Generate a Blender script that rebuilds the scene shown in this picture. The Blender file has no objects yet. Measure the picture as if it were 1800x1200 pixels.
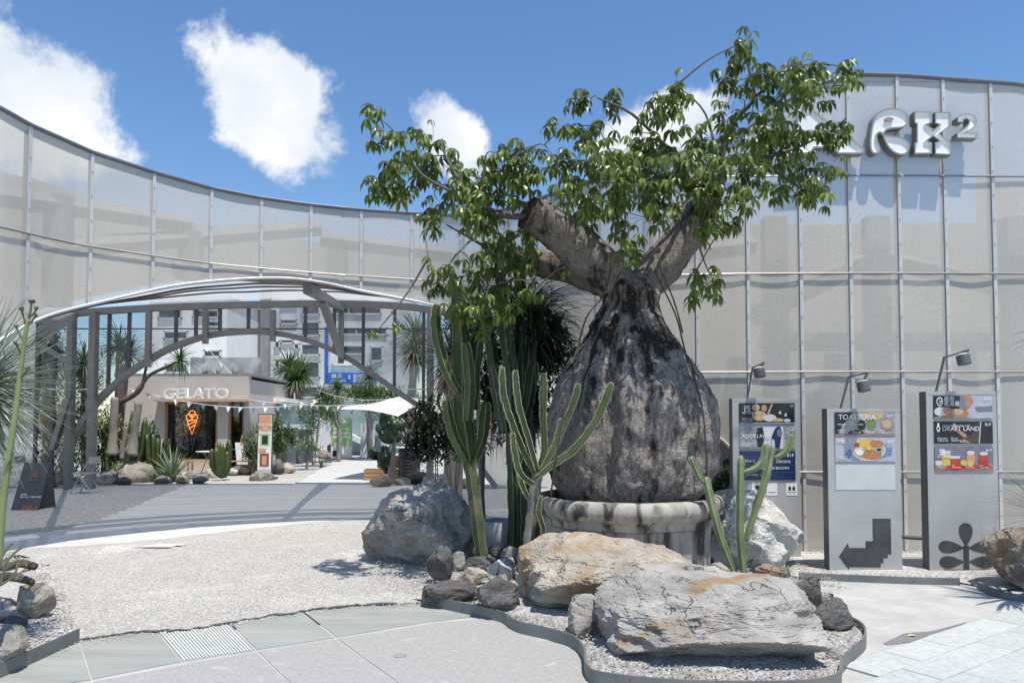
import bpy, bmesh, math, random
from mathutils import Vector, Matrix, noise as mn
R = math.radians
sc = bpy.context.scene
COL = sc.collection
# ------------------------------------------------------------------ camera
EYE, FPX, PITCH = 1.6, 1300.0, R(2.2)
HOR = 745.0
SH = HOR - 600.0 - FPX * math.tan(PITCH)
cd = bpy.data.cameras.new('camera'); cam = bpy.data.objects.new('camera', cd); COL.objects.link(cam)
cam.location = (0, 0, EYE); cam.rotation_euler = (R(90) + PITCH, 0, 0)
cd.sensor_width = 36; cd.lens = FPX / 1800 * 36; cd.shift_y = SH / 1800
cd.clip_start = .05; cd.clip_end = 2000
sc.camera = cam
# ------------------------------------------------------------------ sun, sky, exposure
SUN_DIR = Vector((-.17, .28, -1)).normalized()          # the way the light travels
sd = bpy.data.lights.new('sun', 'SUN'); so = bpy.data.objects.new('sun', sd); COL.objects.link(so)
sd.energy = 5.0; sd.angle = R(.53); sd.color = (1, .945, .865)
so.rotation_euler = SUN_DIR.to_track_quat('-Z', 'Y').to_euler(); so.location = (3, -6, 12)
sun_el = math.asin(-SUN_DIR.z); sun_az = math.atan2(-SUN_DIR.x, -SUN_DIR.y)
wd = bpy.data.worlds.new('World'); sc.world = wd; wd.use_nodes = True
sc.view_settings.view_transform = 'Standard'; sc.view_settings.look = 'None'
sc.view_settings.exposure = 0.2; sc.view_settings.gamma = 1; sc.view_settings.use_curve_mapping = False

def W(px, py, Y):
    """photo pixel + distance in front of the camera -> world point"""
    t = (600 + SH - py) / FPX
    zr = Y * math.tan(math.atan(t) + PITCH)
    c = Y * math.cos(PITCH) + zr * math.sin(PITCH)
    return Vector(((px - 900) / FPX * c, Y, EYE + zr))
def G(px, py, z=0.0):
    t = (600 + SH - py) / FPX
    Y = (z - EYE) / math.tan(math.atan(t) + PITCH)
    c = Y * math.cos(PITCH) + (z - EYE) * math.sin(PITCH)
    return Vector(((px - 900) / FPX * c, Y, z))

def world_sky():
    nt = wd.node_tree; N = nt.nodes; L = nt.links; N.clear()
    out = N.new('ShaderNodeOutputWorld')
    sky = N.new('ShaderNodeTexSky'); sky.sky_type = 'NISHITA'; sky.sun_disc = False
    sky.sun_elevation = sun_el; sky.sun_rotation = sun_az
    sky.air_density = 1.0; sky.dust_density = 0.3; sky.ozone_density = 2.2; sky.altitude = 100
    b1 = N.new('ShaderNodeBackground'); b1.inputs[1].default_value = .15
    hs = N.new('ShaderNodeHueSaturation'); hs.inputs['Saturation'].default_value = 1.16; hs.inputs['Value'].default_value = 1.0
    L.new(sky.outputs[0], hs.inputs['Color']); L.new(hs.outputs[0], b1.inputs[0])
    tc = N.new('ShaderNodeTexCoord'); sep = N.new('ShaderNodeSeparateXYZ'); L.new(tc.outputs['Generated'], sep.inputs[0])
    def m(op, a, b=None, c=None):
        n = N.new('ShaderNodeMath'); n.operation = op
        for i, x in enumerate((a, b, c)):
            if x is None: continue
            if isinstance(x, (int, float)): n.inputs[i].default_value = x
            else: L.new(x, n.inputs[i])
        return n.outputs[0]
    az = m('ARCTAN2', sep.outputs[0], sep.outputs[1]); el = m('ARCSINE', sep.outputs[2])
    no = N.new('ShaderNodeTexNoise'); no.inputs['Scale'].default_value = 10; no.inputs['Detail'].default_value = 12; no.inputs['Roughness'].default_value = .66
    no.inputs['Distortion'].default_value = .15
    L.new(tc.outputs['Generated'], no.inputs['Vector'])
    nz = m('MULTIPLY', m('SUBTRACT', no.outputs['Fac'], .5), 1.9)
    clouds = []
    for px, py, a, b, ang in ((40, 172, 165, 100, 28), (475, 188, 148, 98, 42), (800, 240, 84, 56, 40),
                              (1140, 238, 160, 66, -22)):
        d = (W(px, py, 10) - Vector((0, 0, EYE))).normalized()
        clouds.append((math.atan2(d.x, d.y), math.asin(d.z), a / 1300, b / 1300, R(ang)))
    clouds += [(1.5, .3, .16, .07, 0), (2.4, .35, .15, .08, .3), (-1.6, .3, .18, .08, -.2), (-2.5, .25, .2, .07, 0)]
    best = None
    for a0, e0, a, b, ang in clouds:
        u = m('MULTIPLY', m('SUBTRACT', az, a0), math.cos(e0)); v = m('SUBTRACT', el, e0)
        ca, sa = math.cos(ang), math.sin(ang)
        u2 = m('SUBTRACT', m('MULTIPLY', u, ca / a), m('MULTIPLY', v, sa / a))
        v2 = m('ADD', m('MULTIPLY', u, sa / b), m('MULTIPLY', v, ca / b))
        r = m('SQRT', m('ADD', m('MULTIPLY', u2, u2), m('MULTIPLY', v2, v2)))
        k = m('ADD', m('SUBTRACT', .98, r), nz)
        best = k if best is None else m('MAXIMUM', best, k)
    rmp = N.new('ShaderNodeMapRange'); rmp.interpolation_type = 'SMOOTHSTEP'
    rmp.inputs[1].default_value = -.02; rmp.inputs[2].default_value = .36
    L.new(best, rmp.inputs[0])
    n2 = N.new('ShaderNodeTexNoise'); n2.inputs['Scale'].default_value = 7; n2.inputs['Detail'].default_value = 5
    L.new(tc.outputs['Generated'], n2.inputs['Vector'])
    cr = N.new('ShaderNodeValToRGB'); cr.color_ramp.elements[0].color = (.62, .70, .81, 1); cr.color_ramp.elements[1].color = (1, 1, 1, 1)
    cr.color_ramp.elements[0].position = .3; cr.color_ramp.elements[1].position = .62
    L.new(n2.outputs['Fac'], cr.inputs[0])
    b2 = N.new('ShaderNodeBackground'); b2.inputs[1].default_value = .95; L.new(cr.outputs[0], b2.inputs[0])
    mx = N.new('ShaderNodeMixShader'); L.new(m('MULTIPLY', rmp.outputs[0], .97), mx.inputs[0]); L.new(b1.outputs[0], mx.inputs[1]); L.new(b2.outputs[0], mx.inputs[2])
    L.new(mx.outputs[0], out.inputs[0])
world_sky()

# ------------------------------------------------------------------ helpers
random.seed(7)
def rgb(c): return (c[0], c[1], c[2], 1)
MATS = {}
def mat(name, c1, c2=None, scale=6, rough=.7, metal=0, bump=0, bscale=40, stretch=(1, 1, 1), c3=None, s3=2.0, t3=(.5, .62), transp=0, transl=0, emit=0, spec=.5, detail=6, bdist=.02, rnd=0, ramp=(.35, .65), speck=0):
    if name in MATS: return MATS[name]
    m = bpy.data.materials.new(name); m.use_nodes = True; MATS[name] = m
    nt = m.node_tree; N = nt.nodes; L = nt.links; p = N['Principled BSDF']; out = N['Material Output']
    p.inputs['Roughness'].default_value = rough; p.inputs['Metallic'].default_value = metal
    p.inputs['Specular IOR Level'].default_value = spec
    p.inputs['Base Color'].default_value = rgb(c1)
    tc = N.new('ShaderNodeTexCoord'); mp = N.new('ShaderNodeMapping'); mp.inputs['Scale'].default_value = stretch
    L.new(tc.outputs['Object'], mp.inputs[0]); vec = mp.outputs[0]
    col = None
    if c2 is not None:
        n = N.new('ShaderNodeTexNoise'); n.inputs['Scale'].default_value = scale; n.inputs['Detail'].default_value = detail; n.inputs['Roughness'].default_value = .62
        L.new(vec, n.inputs['Vector'])
        r = N.new('ShaderNodeValToRGB'); r.color_ramp.elements[0].color = rgb(c1); r.color_ramp.elements[1].color = rgb(c2)
        r.color_ramp.elements[0].position, r.color_ramp.elements[1].position = ramp
        L.new(n.outputs['Fac'], r.inputs[0]); col = r.outputs[0]
    if c3 is not None and col is not None:
        n = N.new('ShaderNodeTexNoise'); n.inputs['Scale'].default_value = s3; n.inputs['Detail'].default_value = 7; n.inputs['Distortion'].default_value = .6
        L.new(vec, n.inputs['Vector'])
        r = N.new('ShaderNodeMapRange'); r.inputs[1].default_value = t3[0]; r.inputs[2].default_value = t3[1]; L.new(n.outputs['Fac'], r.inputs[0])
        mx = N.new('ShaderNodeMix'); mx.data_type = 'RGBA'; mx.inputs[7].default_value = rgb(c3)
        L.new(r.outputs[0], mx.inputs[0]); L.new(col, mx.inputs[6]); col = mx.outputs[2]
    if speck and col is not None:
        v = N.new('ShaderNodeTexVoronoi'); v.inputs['Scale'].default_value = speck; L.new(vec, v.inputs['Vector'])
        hs = N.new('ShaderNodeHueSaturation'); sepc = N.new('ShaderNodeSeparateColor'); L.new(v.outputs['Color'], sepc.inputs[0])
        mr = N.new('ShaderNodeMapRange'); mr.inputs[3].default_value = .55; mr.inputs[4].default_value = 1.35; L.new(sepc.outputs[0], mr.inputs[0])
        L.new(mr.outputs[0], hs.inputs['Value']); L.new(col, hs.inputs['Color']); col = hs.outputs[0]
    if rnd and col is not None:
        oi = N.new('ShaderNodeObjectInfo'); hs = N.new('ShaderNodeHueSaturation'); mr = N.new('ShaderNodeMapRange')
        mr.inputs[3].default_value = 1 - rnd; mr.inputs[4].default_value = 1 + rnd
        L.new(oi.outputs['Random'], mr.inputs[0]); L.new(mr.outputs[0], hs.inputs['Value']); L.new(col, hs.inputs['Color']); col = hs.outputs[0]
    if col is not None: L.new(col, p.inputs['Base Color'])
    if bump:
        n = N.new('ShaderNodeTexNoise'); n.inputs['Scale'].default_value = bscale; n.inputs['Detail'].default_value = 8; n.inputs['Roughness'].default_value = .65
        L.new(vec, n.inputs['Vector']); b = N.new('ShaderNodeBump'); b.inputs['Strength'].default_value = bump; b.inputs['Distance'].default_value = bdist
        hgt = n.outputs['Fac']
        if speck:
            ad = N.new('ShaderNodeMath'); ad.operation = 'SUBTRACT'; L.new(hgt, ad.inputs[0]); L.new(v.outputs['Distance'], ad.inputs[1]); hgt = ad.outputs[0]
        L.new(hgt, b.inputs['Height']); L.new(b.outputs[0], p.inputs['Normal'])
    if emit:
        p.inputs['Emission Color'].default_value = rgb(c1); p.inputs['Emission Strength'].default_value = emit
    sh = p.outputs[0]
    if transl:
        t = N.new('ShaderNodeBsdfTranslucent'); t.inputs[0].default_value = rgb(c2 or c1)
        if col is not None: L.new(col, t.inputs[0])
        mx = N.new('ShaderNodeMixShader'); mx.inputs[0].default_value = transl; L.new(sh, mx.inputs[1]); L.new(t.outputs[0], mx.inputs[2]); sh = mx.outputs[0]
    if transp:
        t = N.new('ShaderNodeBsdfTransparent')
        mx = N.new('ShaderNodeMixShader'); mx.inputs[0].default_value = transp; L.new(sh, mx.inputs[1]); L.new(t.outputs[0], mx.inputs[2]); sh = mx.outputs[0]
    L.new(sh, out.inputs[0])
    return m

def ease(a, b, t): return a + (b - a) * t
def tag(o, label=None, cat=None, group=None, kind=None):
    if label: o['label'] = label
    if cat: o['category'] = cat
    if group: o['group'] = group
    if kind: o['kind'] = kind
    return o
ROOT = {}
def thing(name, label, cat, loc=(0, 0, 0), group=None):
    o = bpy.data.objects.new(name, None); COL.objects.link(o); o.location = loc; o.empty_display_size = .1
    ROOT[o] = Vector(loc); return tag(o, label, cat, group)
class MB:
    def __init__(s): s.v = []; s.f = []; s.m = []
    def add(s, vs, fs, m=0):
        b = len(s.v); s.v += [tuple(x) for x in vs]; s.f += [tuple(b + i for i in f) for f in fs]; s.m += [m] * len(fs); return s
    def box(s, c, d, rz=0, m=0, rx=0):
        M = Matrix.Rotation(rz, 3, 'Z') @ Matrix.Rotation(rx, 3, 'X'); c = Vector(c)
        vs = [c + M @ Vector((x * d[0] / 2, y * d[1] / 2, z * d[2] / 2)) for z in (-1, 1) for y in (-1, 1) for x in (-1, 1)]
        return s.add(vs, [(0, 2, 3, 1), (4, 5, 7, 6), (0, 1, 5, 4), (2, 6, 7, 3), (0, 4, 6, 2), (1, 3, 7, 5)], m)
    def beam(s, a, b, w, h, m=0, up=(0, 0, 1)):
        a, b = Vector(a), Vector(b); d = (b - a).normalized(); up = Vector(up)
        if abs(d.dot(up)) > .95: up = Vector((0, 1, 0))
        x = d.cross(up).normalized(); z = x.cross(d).normalized()
        vs = [p + x * (sx * w / 2) + z * (sz * h / 2) for p in (a, b) for sz in (-1, 1) for sx in (-1, 1)]
        return s.add(vs, [(0, 1, 3, 2), (4, 6, 7, 5), (0, 4, 5, 1), (2, 3, 7, 6), (0, 2, 6, 4), (1, 5, 7, 3)], m)
    def tube(s, pts, rad, n=8, cap=True, m=0, prof=None):
        pts = [Vector(p) for p in pts]; k = len(pts)
        if isinstance(rad, (int, float)): rad = [rad] * k
        vs = []; fs = []; ux = None
        for i, p in enumerate(pts):
            d = (pts[min(i + 1, k - 1)] - pts[max(i - 1, 0)]).normalized()
            if ux is None:
                ux = d.cross(Vector((0, 0, 1)));
                if ux.length < .2: ux = d.cross(Vector((0, 1, 0)))
            ux = (ux - d * ux.dot(d)).normalized(); uy = d.cross(ux)
            for j in range(n):
                a = 2 * math.pi * j / n; r = rad[i] * (prof[j] if prof else 1)
                vs.append(p + ux * (math.cos(a) * r) + uy * (math.sin(a) * r))
        for i in range(k - 1):
            for j in range(n):
                fs.append((i * n + j, i * n + (j + 1) % n, (i + 1) * n + (j + 1) % n, (i + 1) * n + j))
        if cap:
            fs.append(tuple(range(n - 1, -1, -1))); fs.append(tuple((k - 1) * n + j for j in range(n)))
        return s.add(vs, fs, m)
    def lathe(s, prof, c, n=24, m=0, fn=None):
        c = Vector(c); vs = []; fs = []; k = len(prof)
        for i, (r, z) in enumerate(prof):
            for j in range(n):
                a = 2 * math.pi * j / n; q = r * (fn(a, z) if fn else 1)
                vs.append(c + Vector((math.cos(a) * q, math.sin(a) * q, z)))
        for i in range(k - 1):
            for j in range(n): fs.append((i * n + j, i * n + (j + 1) % n, (i + 1) * n + (j + 1) % n, (i + 1) * n + j))
        fs.append(tuple(range(n - 1, -1, -1))); fs.append(tuple((k - 1) * n + j for j in range(n)))
        return s.add(vs, fs, m)
    def sweep(s, pts, w, h, up=(0, 0, 1), m=0):
        pts = [Vector(p) for p in pts]; k = len(pts); vs = []; fs = []; up = Vector(up)
        for i, p in enumerate(pts):
            d = (pts[min(i + 1, k - 1)] - pts[max(i - 1, 0)]).normalized(); x = d.cross(up).normalized(); z = x.cross(d).normalized()
            vs += [p - x * w / 2 - z * h / 2, p + x * w / 2 - z * h / 2, p + x * w / 2 + z * h / 2, p - x * w / 2 + z * h / 2]
        for i in range(k - 1):
            for j in range(4): fs.append((i * 4 + j, i * 4 + (j + 1) % 4, i * 4 + 4 + (j + 1) % 4, i * 4 + 4 + j))
        fs += [(3, 2, 1, 0), tuple(4 * k - 4 + j for j in range(4))]
        return s.add(vs, fs, m)
    def prism(s, poly, off, m=0):
        poly = [Vector(p) for p in poly]; off = Vector(off); n = len(poly)
        return s.add(poly + [p + off for p in poly], [tuple(range(n)), tuple(range(2 * n - 1, n - 1, -1))] + [(i, i + n, (i + 1) % n + n, (i + 1) % n) for i in range(n)], m)
    def quad(s, a, b, c, d, m=0): return s.add([a, b, c, d], [(0, 1, 2, 3)], m)
    def blade(s, base, az, el, L, w, droop=.6, seg=4, m=0, fold=.25, tw=0):
        base = Vector(base); p = base.copy(); e = el; hx = Vector((math.cos(az), math.sin(az), 0)); side = Vector((-math.sin(az), math.cos(az), 0))
        if tw: side = (side + Vector((0, 0, 1)) * tw).normalized()
        vs = []; fs = []
        for i in range(seg + 1):
            t = i / seg; ww = w * (1 - t) ** .7 * (.55 + .45 * min(1, t * 5)) * .5
            up = Vector((0, 0, 1)) * fold * ww
            if i == seg: vs += [p]
            else: vs += [p + side * ww + up, p - up * .6, p - side * ww + up]
            p = p + (hx * math.cos(e) + Vector((0, 0, math.sin(e)))) * (L / seg); e -= droop / seg * (.5 + t)
        for i in range(seg - 1):
            b = i * 3; fs += [(b, b + 1, b + 4, b + 3), (b + 1, b + 2, b + 5, b + 4)]
        b = (seg - 1) * 3; fs += [(b, b + 1, b + 3), (b + 1, b + 2, b + 3)]
        return s.add(vs, fs, m)
    def build(s, name, mats, parent=None, smooth=False, label=None, cat=None, group=None, kind=None, origin=None):
        if not isinstance(mats, (list, tuple)): mats = [mats]
        if parent is not None: o0 = ROOT[parent]
        elif origin is not None: o0 = Vector(origin)
        else:
            xs = [v[0] for v in s.v]; ys = [v[1] for v in s.v]; zs = [v[2] for v in s.v]
            o0 = Vector(((min(xs) + max(xs)) / 2, (min(ys) + max(ys)) / 2, min(zs)))
        me = bpy.data.meshes.new(name); me.from_pydata([(v[0] - o0.x, v[1] - o0.y, v[2] - o0.z) for v in s.v], [], s.f)
        for m in mats: me.materials.append(m)
        if len(mats) > 1: me.polygons.foreach_set('material_index', s.m)
        if smooth: me.polygons.foreach_set('use_smooth', [True] * len(s.f))
        me.update()
        o = bpy.data.objects.new(name, me); COL.objects.link(o)
        if parent is not None: o.parent = parent
        else: o.location = o0
        ROOT[o] = o0
        return tag(o, label, cat, group, kind)
def fixn(o):
    bm = bmesh.new(); bm.from_mesh(o.data); bmesh.ops.recalc_face_normals(bm, faces=bm.faces); bm.to_mesh(o.data); bm.free(); return o
def spl(pts, n=6):
    """Catmull-Rom through points (tuples of any length)"""
    P = [Vector(p) for p in pts]; out = []
    for i in range(len(P) - 1):
        a, b, c, d = P[max(i - 1, 0)], P[i], P[i + 1], P[min(i + 2, len(P) - 1)]
        for k in range(n):
            t = k / n
            out.append(.5 * ((2 * b) + (c - a) * t + (2 * a - 5 * b + 4 * c - d) * t * t + (3 * b - a - 3 * c + d) * t ** 3))
    out.append(P[-1]); return out
def lerp_tab(tab, x):
    if x <= tab[0][0]: return tab[0][1]
    for (a, b), (c, d) in zip(tab, tab[1:]):
        if x <= c: return b + (d - b) * (x - a) / (c - a)
    return tab[-1][1]
_dg = None
def text(name, s, size, org, m, parent, right=(1, 0, 0), up=(0, 0, 1), ext=.001, align='LEFT', sx=1.0, off=0, kind=None):
    cu = bpy.data.curves.new('lettering', 'FONT'); cu.body = s; cu.size = size; cu.extrude = ext; cu.align_x = align; cu.resolution_u = 3; cu.offset = off
    ob = bpy.data.objects.new('lettering_tmp', cu); COL.objects.link(ob)
    dg = bpy.context.evaluated_depsgraph_get()
    me = bpy.data.meshes.new_from_object(ob.evaluated_get(dg)); bpy.data.objects.remove(ob); bpy.data.curves.remove(cu)
    r = Vector(right).normalized() * sx; u = Vector(up).normalized(); n = r.cross(u).normalized(); org = Vector(org) - (ROOT[parent] if parent else Vector())
    for v in me.vertices: v.co = org + r * v.co.x + u * v.co.y + n * v.co.z
    me.name = name; me.materials.clear(); me.materials.append(m); me.update()
    o = bpy.data.objects.new(name, me); COL.objects.link(o); o.parent = parent; ROOT[o] = ROOT[parent] if parent else Vector()
    return o
# ------------------------------------------------------------------ materials
m_conc = mat('concrete', (.35, .345, .33), (.45, .445, .43), 3.0, .85, bump=.25, bscale=60, bdist=.006, c3=(.33, .33, .325), s3=.8, t3=(.55, .75))
m_green = mat('slab_green', (.245, .258, .24), (.31, .322, .30), 1.6, .8, bump=.15, bscale=50, bdist=.004, stretch=(.5, 3, 1), c3=(.20, .21, .20), s3=2.5, t3=(.58, .8), rnd=.05)
m_blue = mat('slab_blue_grey', (.29, .284, .27), (.345, .34, .325), 30, .85, bump=.35, bscale=90, bdist=.005, c3=(.46, .46, .455), s3=6, t3=(.62, .8))
m_tile = mat('paving_tile', (.37, .39, .375), (.46, .475, .46), 20, .8, bump=.2, bscale=80, bdist=.003, c3=(.36, .37, .35), s3=2.2, t3=(.6, .8), rnd=.07)
m_grav = mat('gravel_light', (.38, .365, .34), (.52, .505, .47), 30, .9, bump=.8, bscale=60, bdist=.012, speck=90, c3=(.56, .545, .51), s3=.9, t3=(.55, .7))
m_grav2 = mat('gravel_grey', (.30, .29, .275), (.42, .41, .39), 14, .9, bump=.6, bscale=60, bdist=.012, speck=60)
m_peb = mat('pebble', (.30, .285, .26), (.54, .52, .48), 2, .8, bump=.2, bscale=20, c3=(.50, .40, .35), s3=1.3, t3=(.58, .7))
m_deck = mat('deck_board', (.42, .41, .39), (.58, .57, .545), 3, .8, bump=.3, bscale=30, bdist=.005, stretch=(.3, 5, 1), rnd=.05)
m_soil = mat('soil', (.10, .085, .07), (.20, .175, .15), 12, .95, bump=.8, bscale=40)
m_edge = mat('edging_metal', (.13, .145, .145), (.20, .215, .215), 3, .55, metal=.3, bump=.1)
m_steel = mat('grey_steel', (.13, .128, .125), (.165, .163, .16), 4, .5, bump=.05)
m_dark = mat('dark_steel', (.045, .045, .05), (.065, .065, .07), 4, .5)
m_white = mat('white_paint', (.74, .74, .72), (.80, .80, .78), 4, .5)
m_alu = mat('pale_aluminium', (.50, .50, .49), (.58, .58, .57), 3, .45, metal=.2)
m_rail = mat('rail_grey', (.17, .17, .185), (.22, .22, .24), 3, .4, metal=.3)
m_screw = mat('screw', (.12, .12, .12))
m_mesh = mat('perforated_panel', (.44, .42, .375), (.65, .625, .57), 95, .6, metal=.0, bump=.3, bscale=110, bdist=.006, transp=.28, c3=(.48, .455, .405), s3=.55, t3=(.5, .75), detail=8)
m_inner = mat('inner_wall', (.38, .36, .32), (.44, .42, .38), 2, .8); m_beam = mat('inner_beam', (.19, .18, .165), (.24, .23, .21), 2, .8)
m_fabric = mat('roof_mesh', (.46, .455, .44), (.56, .555, .54), 5, .8, transl=.72, transp=.25, stretch=(14, 1, 1))
m_glass = None
def glass(name, tint, gl=.12, tr=.85):
    m = bpy.data.materials.new(name); m.use_nodes = True; N = m.node_tree.nodes; L = m.node_tree.links; N.clear()
    o = N.new('ShaderNodeOutputMaterial'); t = N.new('ShaderNodeBsdfTransparent'); t.inputs[0].default_value = rgb(tint)
    g = N.new('ShaderNodeBsdfGlossy'); g.inputs['Roughness'].default_value = .03
    fr = N.new('ShaderNodeLayerWeight'); fr.inputs[0].default_value = .3
    a = N.new('ShaderNodeMath'); a.operation = 'MULTIPLY_ADD'; a.inputs[1].default_value = .5; a.inputs[2].default_value = gl
    L.new(fr.outputs['Fresnel'], a.inputs[0])
    x = N.new('ShaderNodeMixShader'); L.new(a.outputs[0], x.inputs[0]); L.new(t.outputs[0], x.inputs[1]); L.new(g.outputs[0], x.inputs[2]); L.new(x.outputs[0], o.inputs[0]); return m
m_glass = glass('tinted_glass', (.62, .63, .64), .06)
m_shopglass = glass('shop_glass', (.72, .73, .72), .12)

# ------------------------------------------------------------------ ground
g = MB(); S = 900
g.quad((-S, -60, -.03), (S, -60, -.03), (S, 1500, -.03), (-S, 1500, -.03))
g.build('ground', mat('far_ground', (.26, .26, .25), (.34, .34, .33), .6, .9), kind='structure', origin=(0, 0, 0))
def sheet(name, pts, z, m, thick=.03, kind='structure'):
    b = MB(); b.prism([(p[0], p[1], z) for p in pts][::1], (0, 0, -thick)); o = b.build(name, m, kind=kind, origin=(0, 0, 0)); return fixn(o)
gp = lambda L: [G(x, y) for x, y in L]
sheet('pavement', [(-9, .3), (12, .3), (12, 8.6), (2.6, 8.6), (-.4, 6.2), (-4.2, 5.4), (-9, 4.5)], 0, m_conc, .05)
LANE_F = [(-260, 992), (0, 973), (130, 966), (250, 957), (350, 945), (480, 930), (630, 916), (760, 905), (900, 897)]
LANE_E = [(1000, 1060), (760, 1063), (720, 1061), (600, 1067), (480, 1083), (400, 1097), (330, 1109), (240, 1112), (140, 1126), (60, 1160), (-80, 1210)]
# gravel lane, ragged near edge
rnd = random.Random(3)
e = []
for a, b in zip(LANE_E, LANE_E[1:]):
    for k in range(10):
        t = k / 10; p = G(ease(a[0], b[0], t), ease(a[1], b[1], t)); e.append((p.x + rnd.uniform(-.02, .02), p.y + rnd.uniform(-.03, .03)))
front = [tuple(G(x, y)[:2]) for x, y in LANE_F]
sheet('gravel_lane', [(x, y + .3) for x, y in front] + e, .016, m_grav, .05)
# dark irregular gap where the gravel breaks off at the slabs
b = MB(); k0 = 0
ee = [Vector((x, y, .0175)) for x, y in e][22:84]
for i in range(len(ee) - 1):
    w0, w1 = [max(.004, .022 + .03 * mn.noise(Vector((q.x * 5, q.y * 5, 1)))) for q in (ee[i], ee[i + 1])]
    b.add([ee[i] + Vector((0, -w0, 0)), ee[i + 1] + Vector((0, -w1, 0)), ee[i + 1] + Vector((0, w1 * .5, .001)), ee[i] + Vector((0, w0 * .5, .001))], [(0, 1, 2, 3)])
fixn(b.build('soil_gap', mat('dark_soil', (.05, .045, .04), (.14, .125, .11), 40, .95, bump=.6), kind='structure', origin=(0, 0, 0)))
# far gravel court behind the tunnel and grey gravel left of the deck
sheet('gravel_court', [(-30, 19.0), (6, 19.0), (6, 60), (-40, 60)], -.004, m_grav, .02)
sheet('gravel_bed', [(-16, 7.5), (-4.0, 7.5), (-4.6, 10.8), (-7.6, 19.5), (-22, 19.5), (-22, 7.5)], -.008, m_grav2, .02)
sheet('gravel_bed', [(-.6, 6.2), (-1.4, 9), (-2.1, 19.4), (4, 19.4), (12, 12), (12, 7.3), (3.0, 7.3), (2, 6.2)], -.012, m_grav2, .015)
# deck: boards run left-right
def deck(name, y0, y1, xl, xr, bw=.145, z=.03):
    b = MB(); y = y0; i = 0
    while y < y1:
        x0, x1 = xl(y), xr(y)
        xs = [x0 - rnd.uniform(0, .12)] if y > 10.5 else [x0 - 1.5]
        xs.append(x0 + rnd.uniform(.8, 3.2))
        while xs[-1] + 3.6 < x1: xs.append(xs[-1] + 3.6)
        xs.append(x1 + rnd.uniform(0, .05))
        for a, c in zip(xs, xs[1:]):
            h = rnd.uniform(0, .003)
            b.box(((a + c) / 2, y + bw / 2, z / 2 - .02 + h / 2), (c - a - .005, bw - .008, z + .04 + h))
        y += bw
    return b
dk = thing('deck', None, None, (-3, 12, 0)); tag(dk, kind='structure')
ff = [tuple(G(x, y)[:2]) for x, y in LANE_F]
def front_y(x): return lerp_tab([(p[0], p[1]) for p in ff], x)
# left end follows the front edge curve, then the oblique gravel edge
def dxl(y):
    a = lerp_tab([(7.0, -9.0), (9.1, -6.6), (9.6, -5.6), (10.4, -4.5)], y) if y < 10.2 else lerp_tab([(10.2, -7.2), (12, -7.4), (19, -7.4)], y)
    return a
def deck_left(y):
    return lerp_tab([(8.2, -8.2), (9.2, -7.5), (10.2, -6.9), (11.0, -6.6), (13, -6.9), (19, -8.3)], y)
def deck_right_near(y):                      # where the curved near edge cuts a board
    xs = [p for p in ff if p[1] >= y]
    return lerp_tab(sorted([(p[1], p[0]) for p in ff]), y + .07)
bb = deck('b', 9.35, 19.2, deck_left, lambda y: min(-.6 if y < 14 else -2.3, deck_right_near(y) if y < 13 else 9))
o = bb.build('board', m_deck, dk, kind='stuff')
bp = deck('b', 19.25, 34, lambda y: lerp_tab([(19, -5.6), (34, -7.9)], y), lambda y: lerp_tab([(19, -3.6), (34, -6.0)], y))
dk2 = thing('path', None, None, (-5, 24, 0)); tag(dk2, kind='structure')
bp.build('board', m_deck, dk2, kind='stuff')

# gravel spilling over the deck's near edge
b = MB(); L_ = spl([(p[0], p[1], .0) for p in ff], 14); vs = []; fs = []
for i, p in enumerate(L_):
    j = .05 * mn.noise(Vector((p.x * 2.3, p.y * 2.3, 4))) + rnd.uniform(-.02, .02)
    vs += [(p.x, p.y - .75, .012), (p.x, p.y - .35, .037), (p.x, p.y + .10 + j, .038), (p.x, p.y + .16 + j, .024)]
for i in range(len(L_) - 1):
    for k in range(3): fs.append((i * 4 + k, i * 4 + 4 + k, i * 4 + 5 + k, i * 4 + 1 + k))
b.add(vs, fs); fixn(b.build('gravel_edge', m_grav, kind='structure', origin=(0, 0, 0), smooth=True))
# paving slabs of the pavement
pv = thing('paving', None, None, (0, 5, 0)); tag(pv, kind='structure')
def slab(px, m, z=.005, parent=pv, name='slab', gap=.0008):
    P = [G(x, y) for x, y in px]; c = sum(P, Vector()) / len(P)
    P = [Vector((p.x, p.y, z)) + (c - p).normalized() * gap for p in P]
    b = MB(); b.prism(P, (0, 0, -.03)); return fixn(b.build(name, m, parent))
slab([(-60, 1226), (-20, 1196), (139, 1130), (160, 1195)], m_green)
slab([(142, 1129), (210, 1115), (272, 1107), (318, 1163), (163, 1194)], m_green)
rib = slab([(275, 1106), (395, 1088), (448, 1143), (321, 1162)], m_green, .004)
a0, a1, a2, a3 = [G(x, y, .006) for x, y in ((278, 1107), (394, 1090), (445, 1142), (323, 1160))]
for i in range(22):
    t0 = (i + .25) / 22
    p, q = a0.lerp(a1, t0), a3.lerp(a2, t0)
    b = MB(); b.beam(p, q, .011, .008); b.build('rib', mat('rib_pale', (.46, .48, .45), (.55, .57, .54), 8, .7), pv)
slab([(398, 1087), (528, 1073), (588, 1121), (452, 1142)], m_green)
slab([(531, 1073), (640, 1066), (745, 1063), (850, 1083), (760, 1092), (592, 1120)], m_green)
slab([(-80, 1232), (160, 1199), (190, 1290), (-80, 1300)], m_blue)
slab([(164, 1198), (450, 1146), (548, 1240), (192, 1290)], m_blue)
slab([(454, 1145), (590, 1124), (690, 1195), (760, 1260), (552, 1240)], m_blue)
slab([(594, 1123), (760, 1096), (852, 1087), (892, 1096), (960, 1124), (1026, 1150), (1034, 1190), (1100, 1240), (765, 1260), (694, 1195)], m_blue)
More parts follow.
